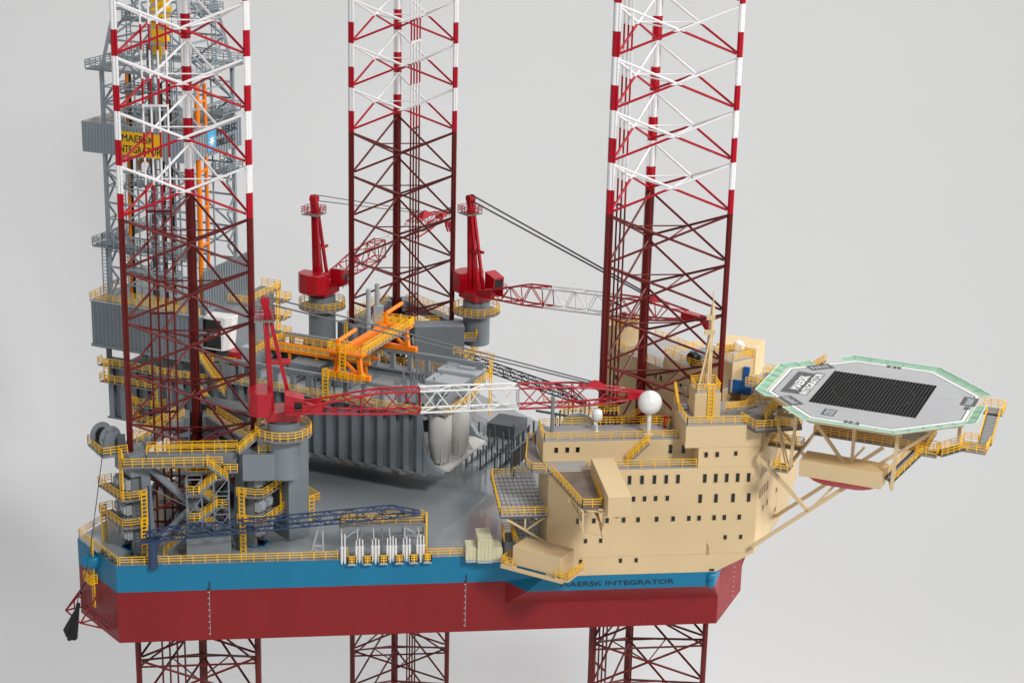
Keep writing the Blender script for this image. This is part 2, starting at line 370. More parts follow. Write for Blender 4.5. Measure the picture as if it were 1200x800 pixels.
# ------------------------------------------------------------------ the three truss legs
def build_leg_meshes():
    Z0, Z1 = ZTR-BAY*18, ZTR+BAY*7
    a = MB(); a.tube((0, 0, Z0), (0, 0, Z1), .44, 12)
    a.box(-.62, .62, -.16, .16, Z0, Z1)
    chord = a.mesh('chord', M['leg'])
    b = MB(); h = .32; n = int((Z1-(-20))/h)
    for k in range(n):
        z = -20+k*h
        for s in (-1, 1): b.hexa([(s*.60, -.15, z), (s*.75, -.15, z+.05), (s*.75, .15, z+.05), (s*.60, .15, z), (s*.60, -.15, z+.2), (s*.75, -.15, z+.15), (s*.75, .15, z+.15), (s*.60, .15, z+.2)])
    rack = b.mesh('rack_teeth', M['leg'])
    return chord, rack, Z0, Z1
chord_me, rack_me, LZ0, LZ1 = build_leg_meshes()
def build_leg(key, label, risers, rdir):
    x, y = LEGS[key]; t = thing('truss_leg', label, 'rig leg', (x, y, LZ0), 'three lattice legs of the rig')
    for i, (cx, cy) in enumerate(CHORD):
        ang = math.atan2(cy, cx)+PI/2
        mx = Matrix.Translation(Vector((x+cx, y+cy, 0))*K) @ Matrix.Rotation(ang, 4, 'Z')
        c = inst('chord', chord_me, mx, t)
        r = bpy.data.objects.new('rack_teeth', rack_me); COL.objects.link(r); r.parent = c; r['kind'] = 'stuff'
    g = .45
    for k in range(-17, 7):
        z0, z1 = ZTR+k*BAY+g, ZTR+(k+1)*BAY-g; mids = []
        for i in range(3):
            p, q = Vector((*CHORD[i], 0)), Vector((*CHORD[(i+1) % 3], 0)); o = Vector((x, y, 0)); d = (q-p).normalized()*.5
            nrm = Vector((d.y, -d.x, 0)).normalized()*.13
            MB().tube(o+p+d+nrm+Vector((0, 0, z0)), o+q-d+nrm+Vector((0, 0, z1)), .185, 8).build('brace', 'leg', t)
            MB().tube(o+q-d-nrm+Vector((0, 0, z0)), o+p+d-nrm+Vector((0, 0, z1)), .185, 8).build('brace', 'leg', t)
            mids.append(o+(p+q)/2+Vector((0, 0, (z0+z1)/2)))
        for i in range(3): MB().tube(mids[i], mids[(i+1) % 3], .11, 6).build('span_breaker', 'leg', t)
        if k in (-9, -13):
            for i in range(3):
                p, q = Vector((*CHORD[i], 0)), Vector((*CHORD[(i+1) % 3], 0)); o = Vector((x, y, ZTR+k*BAY-1.3))
                MB().tube(o+p, o+q, .16, 8).build('horizontal_brace', 'leg', t)
    d = Vector((*rdir, 0)).normalized()
    for j in range(4):
        p = Vector((x+risers[0], y+risers[1], 0))+d*(j-1.5)*1.12
        MB().tube(p+Vector((0, 0, LZ0+2)), p+Vector((0, 0, LZ1-1)), .14, 8).build('riser_pipe', 'leg', t)
    for k in range(-17, 7, 2):
        p = Vector((x+risers[0], y+risers[1], ZTR+k*BAY+BAY*.97))
        MB().beam(p-d*1.8, p+d*1.8, .22, .3).build('riser_clamp', 'leg', t)
    return t
build_leg('A', 'nearest lattice leg at the left, in front of the drilling derrick', (-3.9, -.3), (1, 0))
build_leg('B', 'rearmost lattice leg, in the middle between two red cranes', (2.3, -1.5), (.5, .866))
build_leg('C', 'lattice leg at the right rising through the beige living quarters', (-6.2, 1.5), (-.35, .94))

# ------------------------------------------------------------------ jacking frames
def build_jacking(key, label, corners, faces, near=False):
    x, y = LEGS[key]; t = thing('jacking_frame', label, 'jacking frame', (x, y, 0), 'grey jacking frames around the legs')
    for i in corners:
        cx, cy = CHORD[i]; ang = math.atan2(cy, cx); F = FL((x+cx, y+cy, 0), ang)     # +x outward, y tangential
        b = MB(F); sg = -1 if i == 0 else 1
        for s in (-1, 1):                               # slabs either side of the chord
            b.hexa([(-1.5, 1.35*s-.3, 0), (.9, 1.35*s-.3, 0), (.9, 1.35*s+.3, 0), (-1.5, 1.35*s+.3, 0), (-1.3, 1.35*s-.3, 11.6), (.8, 1.35*s-.3, 11.6), (.8, 1.35*s+.3, 11.6), (-1.3, 1.35*s+.3, 11.6)])
            b.hexa([(-2.1, 2.7*s-.5, 0), (-.6, 2.7*s-.5, 0), (-.6, 2.7*s+.5, 0), (-2.1, 2.7*s+.5, 0), (-1.7, 2.1*s-.45, 11.8), (-.3, 2.1*s-.45, 11.8), (-.3, 2.1*s+.45, 11.8), (-1.7, 2.1*s+.45, 11.8)])
        b.build('jack_column', 'grey', t, bevel=.06)
        b = MB(F); b.box(-2.1, 1.3, -2.6, -.95, 11.7, 14.9); b.box(-2.1, 1.3, .95, 2.6, 11.7, 14.9); b.box(.9, 1.3, -.94, .94, 11.9, 14.8)
        b.build('column_head', 'grey', t, bevel=.06)
        for zz in range(5):                             # gear boxes
            for s in (-1, 1):
                b = MB(F); z = 1.9+zz*1.9; b.box(.95, 1.75, s*1.05-.78, s*1.05+.78, z, z+1.55); b.box(1.75, 2.1, s*1.05-.6, s*1.05+.5, z+.2, z+1.3)
                b.build('gear_box', 'lgrey' if (zz+s) % 2 else 'grey', t, bevel=.05)
                for q in (-.45, .35): MB(F).tube((2.1, s*1.05+q, z+.45), (2.16, s*1.05+q, z+.45), .1, 6).build('gear_bolt', 'dgrey', t)
        for z in (4.4, 8.6):
            pl = [(-.8, -3.7), (1.9, -3.2), (2.9, -2.6), (3.0, 4.7), (.9, 4.7), (.9, -2.2), (-.8, -2.8)]; pl = [(a, b_*sg) for a, b_ in pl]
            MB(F).prism(pl, z-.22, z).build('platform', 'grate', t)
            MB(F).rail([(a, b_, z) for a, b_ in pl[:5]], 1.3, sp=1.3).build('platform_railing', 'yellow', t)
        L4 = [((.2, -3.9*sg, 0), (.2, -3.9*sg, 5.7), (1, 0, 0)), ((2.6, 4.2*sg, 0), (2.6, 4.2*sg, 5.6), (1, .3, 0)), ((-.1, -3.6*sg, 4.4), (-.1, -3.6*sg, 9.9), (1, 0, 0))]
        if i == 0: L4.append(((2.6, -2.2*sg, 8.6), (2.6, -2.2*sg, 16.2), (0, 1, 0)))
        else: L4.append(((2.4, 3.6*sg, 4.4), (2.4, 3.6*sg, 9.9), (0, 1, 0)))
        for a, b, sd in L4: MB(F).ladder(a, b, .8, sd, r=.09).build('ladder', 'yellow', t)
    o = Vector((x, y, 0))
    for i in faces:
        p, q = Vector((*CHORD[i], 0)), Vector((*CHORD[(i+1) % 3], 0)); d = (q-p).normalized(); n = Vector((d.y, -d.x, 0))
        A, B = o+p+d*2.4+n*1.3, o+q-d*2.4+n*1.3
        MB().beam(A+Vector((0, 0, 14.05)), B+Vector((0, 0, 14.05)), 1.7, 1.5).build('top_beam', 'grey', t, bevel=.05)
        for a, b in ((A, B), (B, A)):
            MB().tube(a+n*.2*(1 if a is A else -1)+Vector((0, 0, 13)), b+n*.2*(1 if a is A else -1)+Vector((0, 0, .1)), .55, 12).build('cross_tube', 'grey', t)
        for s in (-.8, .8):
            MB().rail([A+n*s+Vector((0, 0, 14.85)), B+n*s+Vector((0, 0, 14.85))], 1.3, sp=1.6).build('beam_railing', 'yellow', t)
    return t
jA = build_jacking('A', 'grey jacking frame with yellow platforms around the nearest left leg', (0, 1, 2), (0, 1, 2), True)
jB = build_jacking('B', 'grey jacking frame at the foot of the rearmost middle leg', (0, 1, 2), (0, 1, 2))
def jackA_extra(t):
    # outboard gallery along the near face
    b = MB(); b.box(-43.6, -36.6, -9.1, -7.3, 13.55, 13.75); b.box(-36.5, -29.6, -8.9, -7.3, 13.5, 13.7); b.box(-29.6, -27.6, -9.3, -7.3, 12.6, 12.8); b.build('gallery', 'grate', t)
    r = MB(); r.rail([(-43.6, -7.2, 13.75), (-43.6, -9.1, 13.75), (-36.6, -9.1, 13.75)], 1.3, sp=1.3); r.rail([(-36.4, -8.9, 13.7), (-29.7, -8.9, 13.7)], 1.3, sp=1.3); r.rail([(-29.6, -8.9, 12.8), (-29.6, -9.3, 12.8), (-27.6, -9.3, 12.8)], 1.2, sp=1); r.build('gallery_railing', 'yellow', t)
    # deep end box carrying the crane pedestal
    b = MB(); b.hexa([(-26.9, -8.9, 11.2), (-19.9, -9.0, 11.2), (-19.0, -3, 11.2), (-26.9, -3, 11.2), (-26.9, -8.9, 15.2), (-19.9, -9.0, 15.2), (-19.0, -3, 15.2), (-26.9, -3, 15.2)]); b.build('pedestal_box', 'grey', t, bevel=.08)
    r = MB(); r.rail([(-24.6, -8.4, 15.2), (-23.3, -8.4, 15.2), (-21.9, -8.5, 15.2)], 1.2, sp=1.2); r.build('pedestal_railing', 'yellow', t)
    MB().stair((-27.4, -8.2, 15.3), (-24.6, -7.6, 17.6), 1.0).build('ring_stair', 'grey', t); MB().stair_rail((-27.4, -8.2, 15.3), (-24.6, -7.6, 17.6), 1.0).build('ring_stair_railing', 'yellow', t)
    # thick dark well behind the leg
    b = MB(FR); b.box(-6.5, 3.0, -23.8, -20.4, 0, 15.8); b.build('inner_housing', 'dgrey', t, bevel=.06)
    for z in (3.6, 8.0):
        MB().box(-39.5, -31.0, 2.4, 3.8, z-.2, z).build('inner_gallery', 'grey', t); MB().rail([(-39.5, 2.4, z), (-31, 2.4, z)], 1.3, sp=1.4).build('inner_railing', 'yellow', t)
jackA_extra(jA)
def jackB_extra(t):
    for p, z in (((-6.2, 49.0), 22.6), ((-4.7, 49.5), 23.4)): MB().cyl(p, .42, 9.5, z, 10).build('vent_stack', 'lgrey', t)
    b = MB(); b.beam((-7.6, 48.8, 9), (-6.3, 49, 14), .8, .8); b.box(-5.3, -3.6, 48.9, 50.3, 15, 19.5); b.build('stack_bracket', 'lgrey', t)
jackB_extra(jB)

# near crane's column standing on deck beside the frame
def build_pillar():
    F = FL((-20.4, -4.9, 0), math.radians(30))
    o = MB(F).box(0, 3.4, 0, 8.4, 0, 16.2).build('crane_column', 'grey', None, bevel=.08)
    tag(o, 'tall grey slab column on deck right of the near jacking frame', 'column', 'slab columns carrying the cranes')
    o = MB().hexa([(1.6, 46.4, 0), (10.1, 46.4, 0), (10.1, 49.9, 0), (1.6, 49.9, 0), (1.6, 46.4, 16.6), (10.1, 46.4, 16.6), (10.1, 49.9, 16.6), (1.6, 49.9, 16.6)]).build('crane_column', 'grey', None, bevel=.08)
    tag(o, 'tall grey slab column in front of the rearmost leg, behind the orange gantry', 'column', 'slab columns carrying the cranes')
    t = thing('column_ladder', 'yellow ladder and railed step on the right end of the far slab column', 'ladder', (10.8, 47, 4))
    MB().ladder((10.7, 48, 3), (10.7, 48, 9.5), .9, (1, 0, 0)).build('ladder', 'yellow', t); MB().rail([(10.2, 46.6, 14), (12.4, 46.6, 14), (12.4, 49, 14)], 1.3).build('railing', 'yellow', t); MB().box(10.12, 12.5, 46.4, 49.5, 13.8, 13.98).build('step_plate', 'grate', t)
    t = thing('column_landing', 'small grey landing with yellow rails on the side of the square column', 'platform', F((3.4, 1.5, 5)))
    MB(F).box(3.42, 5.6, .6, 4.6, 4.6, 4.8).build('landing_floor', 'grate', t); MB(F).beam((3.45, 2, 2.6), (5.2, 2, 4.6), .4).build('bracket', 'grey', t)
    r = MB(F); r.rail([(3.5, .6, 4.8), (5.6, .6, 4.8), (5.6, 4.6, 4.8)], 1.3, sp=1.1); r.build('landing_railing', 'yellow', t); MB(F).rail([(.2, -.1, 16.2), (3.2, -.1, 16.2)], 1.2, sp=1.2).build('top_railing', 'yellow', t); MB(F).ladder((4.0, .3, 2.4), (4.0, .3, 6.0), .8, (1, 0, 0)).build('ladder', 'yellow', t)
build_pillar()

# stair tower and deckhouse in front of the near leg
def build_stairs():
    t = thing('stair_tower', 'grey framed tower with zigzag yellow stairs before the near leg', 'stair tower', (-31.5, -8, 0))
    X0, X1, Y0, Y1 = -34.7, -29.0, -9.3, -7.6
    for X in (X0-.1, X1+.1, X1-2.0, X0+2.0):
        for Y in (Y0, Y1): MB().beam((X, Y, 0), (X, Y, 11.8), .17).build('post', 'grey', t)
    b = MB()
    for z in (3.6, 6.4, 9.2, 11.8):
        for Y in (Y0, Y1): b.beam((X0, Y, z), (X0+2, Y, z), .14); b.beam((X1-2, Y, z), (X1, Y, z), .14)
        if z < 11: b.beam((X1-2, Y0, z), (X1, Y0, z+2.6), .15); b.beam((X0, Y0, z), (X0+2, Y0, z+2.6), .15)
    b.build('tower_bracing', 'grey', t)
    fl = [((X0+.6, 1), (X1-.6, 1)), ]
    levels = [3.4, 5.4, 7.4, 9.5, 11.7]
    for k in range(4):
        xa, xb = (X1-1.6, X0+1.6) if k % 2 == 0 else (X0+1.6, X1-1.6)
        Y = Y0+.5 if k % 2 else Y1-.3
        MB().stair((xa, Y, levels[k]), (xb, Y, levels[k+1])).build('stair_flight', 'grey', t)
        MB().stair_rail((xa, Y, levels[k]), (xb, Y, levels[k+1])).build('stair_railing', 'yellow', t)
        x2 = X0 if k % 2 == 0 else X1-1.7
        MB().box(x2, x2+1.7, Y0, Y1, levels[k+1]-.12, levels[k+1]).build('landing', 'grate', t)
        MB().rail([(x2, Y1, levels[k+1]), (x2, Y0, levels[k+1]), (x2+1.7, Y0, levels[k+1])] if k % 2 == 0 else [(x2, Y0, levels[k+1]), (x2+1.7, Y0, levels[k+1]), (x2+1.7, Y1, levels[k+1])], 1.25, sp=.9).build('landing_railing', 'yellow', t)
    MB().stair((-38.3, -8.9, .1), (-35.2, -8.9, 3.4)).build('stair_flight', 'grey', t); MB().stair_rail((-38.3, -8.9, .1), (-35.2, -8.9, 3.4)).build('stair_railing', 'yellow', t)
    MB().stair((-29.0, -9.1, 11.7), (-31.8, -9.1, 14.0)).build('stair_flight', 'grey', t); MB().stair_rail((-29.0, -9.1, 11.7), (-31.8, -9.1, 14.0)).build('stair_railing', 'yellow', t)
    o = MB().box(-35, -28.7, -10.3, -5.4, 0, 3.3).build('deckhouse', 'grey', None, bevel=.06); tag(o, 'low plain grey deckhouse box below the zigzag stairs', 'deckhouse')
build_stairs()

# anchor winch on its outboard platform
def build_winch():
    t = thing('anchor_winch', 'grey anchor winch drum on railed platform at the upper left', 'winch', (-46, -4.5, 15.1))
    b = MB(); b.prism([(-48.9, -2.6), (-46.4, -8.0), (-42.8, -6.6), (-43.2, -2.0), (-46, 0)], 14.7, 15.0); b.build('winch_platform', 'grey', t)
    r = MB(); r.rail([(-46, 0, 15), (-48.9, -2.6, 15), (-46.4, -8.0, 15), (-43.0, -6.8, 15)], 1.3, sp=1.4); r.build('winch_railing', 'yellow', t)
    c = Vector((-46.1, -4.6, 16.9)); ax = Vector((.62, -.78, 0))
    for s in (-1.25, 1.0):
        MB().tube(c+ax*(s-.12), c+ax*(s+.12), 1.75, 28).build('drum_flange', 'grey', t)
    MB().tube(c-ax*1.2, c+ax*1.0, 1.05, 20).build('cable_drum', 'black', t)
    b = MB()
    p = ax.cross(Vector((0, 0, 1)))
    for s in (1.2,): b.loft([c+ax*s+p*-1.7+Vector((0, 0, -1.9)), c+ax*s+p*1.7+Vector((0, 0, -1.9)), c+ax*s+p*.9+Vector((0, 0, .9)), c+ax*s+p*-.9+Vector((0, 0, .9))], [c+ax*(s+.25)+p*-1.7+Vector((0, 0, -1.9)), c+ax*(s+.25)+p*1.7+Vector((0, 0, -1.9)), c+ax*(s+.25)+p*.9+Vector((0, 0, .9)), c+ax*(s+.25)+p*-.9+Vector((0, 0, .9))])
    b.build('bearing_plate', 'grey', t)
    for k in range(6):
        a = k*PI/3; q = p*math.cos(a)+Vector((0, 0, math.sin(a))); MB().beam(c+ax*1.14+q*.3, c+ax*1.14+q*1.5, .1, .1).build('spoke', 'dgrey', t)
    MB().box(-44.4, -43.4, -6.3, -4.9, 15, 17.3).build('winch_motor', 'dgrey', t, bevel=.05)
build_winch()

# ------------------------------------------------------------------ pedestal cranes
def lattice(parent, p0, p1, prof, secs, npan, rc=.16, rb=.09, chordname='boom_chord', barname='lattice_bar'):
    """box lattice from p0 to p1; prof = [(t, width, height, drop)]; secs = [(t0, t1, material)]"""
    p0, p1 = Vector(p0), Vector(p1); d = p1-p0; L = d.length; d.normalize(); side = d.cross(Vector((0, 0, 1))).normalized(); nn = side.cross(d).normalized()
    def at(t):
        for (a, b) in zip(prof, prof[1:]):
            if t <= b[0]+1e-6:
                f = (t-a[0])/(b[0]-a[0]); w, h, dz = (a[i]+(b[i]-a[i])*f for i in (1, 2, 3)); break
        c = p0+d*L*t+nn*dz
        return [c-side*w/2-nn*h/2, c+side*w/2-nn*h/2, c+side*w/2+nn*h/2, c-side*w/2+nn*h/2]
    for t0, t1, m in secs:
        n = max(1, round(npan*(t1-t0)))
        sec = MB()
        rings = [at(t0+(t1-t0)*i/n) for i in range(n+1)]
        for q in (rings[0], rings[-1]):
            for c in range(4): sec.tube(q[c], q[(c+1) % 4], rb, 5)
        for i in range(n):
            for c in range(4): sec.tube(rings[i][c], rings[i+1][c], rc, 6)
        root = sec.build('boom_section', m, parent)
        for i in range(n+1):
            if i not in (0, n) and i % 3 == 0:
                for c in range(4): MB().tube(rings[i][c], rings[i][(c+1) % 4], rb, 5).build(barname, m, root)
            if i < n:
                for c in range(4):
                    a, b = (rings[i][c], rings[i+1][(c+1) % 4]) if (i+c) % 2 else (rings[i][(c+1) % 4], rings[i+1][c])
                    MB().tube(a, b, rb, 5).build(barname, m, root)
                    if c in (1, 3):
                        a, b = rings[i][c].lerp(rings[i+1][c], .5), rings[i][(c+1) % 4].lerp(rings[i+1][(c+1) % 4], .5)
    return at
def build_crane(label, ctr, ang, tip_len, zroot, ztip, ped, secs, cab_side=-1, hook=None, npan=17, peakt=.84):
    F = FL((ctr[0], ctr[1], 0), ang)
    t = thing('pedestal_crane', label, 'crane', (ctr[0], ctr[1], ped[0]), 'red pedestal cranes')
    MB(F).cyl((0, 0), 2.35, ped[0], 19.7, 32).build('pedestal', 'grey', t)
    b = MB(F); b.lathe((0, 0, 0), [(4.1, 17.55), (4.1, 17.75)], 28); b.build('ring_platform', 'grate', t)
    r = MB(F)
    n = 22; r.rail([(4.0*math.cos(2*PI*k/n), 4.0*math.sin(2*PI*k/n), 17.75) for k in range(n)], 1.35, closed=True, sp=3, ends=False); r.build('ring_railing', 'yellow', t)
    MB(F).cyl((0, 0), 2.15, 19.7, 20.1, 28).build('slew_ring', 'dgrey', t)
    MB(F).box(-2.5, 2.4, -2.1, 2.1, 20.1, 21.5).build('slew_base', 'red', t, bevel=.08)
    # rounded machinery house at the back
    pts = [(-1.6, -2.6), (-1.6, 2.6), (-3.6, 2.6), (-4.6, 1.7), (-5.0, 0), (-4.6, -1.7), (-3.6, -2.6)]
    MB(F).prism(pts[::-1], 20.9, 24.4).build('machinery_house', 'red', t, bevel=.12)
    y0 = 1.5*cab_side; y1 = 3.7*cab_side; lo, hi = min(y0, y1), max(y0, y1)
    c = MB(F).hexa([(.2, lo, 21.6), (2.6, lo, 21.6), (2.6, hi, 21.6), (.2, hi, 21.6), (.2, lo, 24.7), (2.9, lo, 24.0), (2.9, hi, 24.0), (.2, hi, 24.7)]).build('cab', 'red', t, bevel=.06)
    MB(F).hexa([(2.68, lo+.25, 22.2), (2.72, lo+.25, 22.2), (2.72, hi-.25, 22.2), (2.68, hi-.25, 22.2), (2.86, lo+.25, 23.7), (2.90, lo+.25, 23.7), (2.90, hi-.25, 23.7), (2.86, hi-.25, 23.7)]).build('cab_window', 'glass', c)
    yw = y1+.03*cab_side
    MB(F).hexa([(1.5, min(yw, y1), 22.2), (2.5, min(yw, y1), 22.2), (2.5, max(yw, y1), 22.2), (1.5, max(yw, y1), 22.2), (1.5, min(yw, y1), 23.6), (2.62, min(yw, y1), 23.5), (2.62, max(yw, y1), 23.5), (1.5, max(yw, y1), 23.6)]).build('cab_window', 'glass', c)
    MB(F).rail([(.1, y0, 21.5), (.1, y1+.5*cab_side, 21.5), (2.9, y1+.5*cab_side, 21.5)], 1.1, sp=1).build('cab_railing', 'red', t)
    MB(F).rail([(-1.4, y0*.9, 21.5), (-1.4, y1, 21.5)], 1.1, sp=1).build('cab_railing', 'red', t)
    # A-frame mast
    for s in (-1, 1):
        y = .5*s
        MB(F).beam((-1.5, y, 21.4), (-2.3, y*.55, 36.9), .5, .6).build('mast_leg', 'red', t)
        MB(F).beam((1.2, y*1.1, 21.4), (-2.0, y*.55, 36.6), .42, .5).build('mast_brace', 'red', t)
        MB(F).beam((-1.9, y*.8, 28.4), (1.1, y*.95, 28.4), .35, .45).build('mast_tie', 'red', t)
    b = MB(F); b.tube((-2.3, -.6, 37.3), (-2.3, .6, 37.3), .68, 16); b.box(-2.75, -1.9, -.55, .55, 36.2, 37.3); b.build('mast_head', 'red', t)
    b = MB(F); b.prism([(-3.9, -1.5), (-1.0, -1.5), (-1.0, 1.5), (-3.9, 1.5)], 34.6, 34.75); b.build('mast_platform', 'grate', t)
    MB(F).rail([(-3.9, -1.5, 34.75), (-1.0, -1.5, 34.75), (-1.0, 1.5, 34.75), (-3.9, 1.5, 34.75)], 1.3, closed=True, sp=1).build('mast_railing', 'red', t)
    MB(F).ladder((-2.05, 0, 24.4), (-2.6, 0, 34.7), .6, (0, 1, 0)).build('mast_ladder', 'red', t)
    # boom
    root, tip = F((1.6, 0, zroot)), F((tip_len, 0, ztip))
    prof = [(0, 3.0, .7, 0), (.1, 2.4, 1.7, .1), (.22, 2.2, 3.2, .45), (.5, 2.2, 3.2, .45), (.8, 2.2, 2.9, .35), (.93, 1.5, 1.3, .05), (1, 1.2, .7, -.1)]
    at = lattice(t, root, tip, prof, secs, npan)
    q = at(.02)
    foot = MB(); d = (tip-root).normalized()
    for k in (0, 1):
        a = (q[k]+q[3-k])/2; e = (at(.075)[k]+at(.075)[3-k])/2
        foot.hexa([a+Vector((0, 0, -.45))-d*.9, e+Vector((0, 0, -.6)), e+Vector((.1, .1, -.6)), a+Vector((.2, .2, -.45))-d*.9, a+Vector((0, 0, .35))-d*.9, e+Vector((0, 0, .5)), e+Vector((.1, .1, .5)), a+Vector((.2, .2, .35))-d*.9])
    foot.build('boom_foot', 'red', t)
    pk = at(peakt); pc = (pk[2]+pk[3])/2
    b = MB(); b.loft([pk[2]-d*2.4, pk[3]-d*2.4, pc-d*.2+Vector((0, 0, 1.0))], [pk[2]+d*1.4, pk[3]+d*1.4, pc+d*.3+Vector((0, 0, .9))]); b.build('boom_peak', 'red', t)
    e = at(1); e0 = at(.93)
    b = MB(); b.loft([e0[0], e0[1], e0[2], e0[3]], [e[0], e[1], e[2], e[3]]); b.build('boom_tip', 'red', t)
    hd = F((-2.3, 0, 37.4)); s = uvec((0, 1, 0), (0, 0, 0), F)
    for y, dz in ((-.16, .6), (.16, .6), (-.16, -.4), (.16, -.4)):
        tgt = pc+s*y*.8+Vector((0, 0, .6 if dz > 0 else .25)); MB().tube(hd+s*y+Vector((0, 0, dz)), tgt, .075, 5).build('pendant_cable', 'wire', t)
    if hook:
        b = MB(); tp = (e[0]+e[2])/2
        if hook == 'nose':
            b.loft([tp+x for x in (Vector((-.4, .3, -.5)), Vector((.4, -.3, -.5)), Vector((.4, -.3, .5)), Vector((-.4, .3, .5)))], [tp+d*1.6+x+Vector((0, 0, -1.9)) for x in (Vector((-.25, .2, -.4)), Vector((.25, -.2, -.4)), Vector((.25, -.2, .3)), Vector((-.25, .2, .3)))])
            b.build('boom_nose', 'red', t)
        else:
            b.tube(tp, tp+Vector((0, 0, -1.8)), .06, 5); b.tube(tp+d*1.2, tp+d*1.2+Vector((0, 0, -2.3)), .06, 5); b.tube(tp-d*.5, tp+d*1.4, .5, 10); b.build('hoist_wire', 'wire', t)
            for o in (0, 1.2):
                h = tp+d*o+Vector((0, 0, -1.8-o*.4)); m = MB(); m.box(0, 0, 0, 0, 0, 0) if 0 else None
                m.tube(h, h+Vector((0, 0, -1.3)), .45, 10, .25); m.tube(h+Vector((0, 0, -1.3)), h+Vector((.35, .1, -2.2)), .2, 6); m.build('hook_block', 'red', t)
    return t
S1 = [(.02, .345, 'red'), (.345, .62, 'white'), (.62, .93, 'red')]
build_crane('red crane nearest the camera, its red and white boom lying level', (-21.05, -7), math.radians(.6), 53.2, 21.5, 22.4, (11.3,), S1, -1, None, 20)
build_crane('red crane right of the rearmost leg with its boom slanting down behind the right leg', (12.65, 51.4), math.radians(-60), 57, 21.6, 31.2, (12,), [(.02, .33, 'red'), (.33, .64, 'white'), (.64, .93, 'red')], 1, 'nose', 20, .8)
build_crane('red crane left of the rearmost leg with boom raised behind that leg', (-13.9, 55.8), math.radians(57), 46, 21.8, 25.0, (9,), [(.02, .42, 'red'), (.42, .68, 'white'), (.68, .93, 'red')], -1, 'hook', 17, .8)

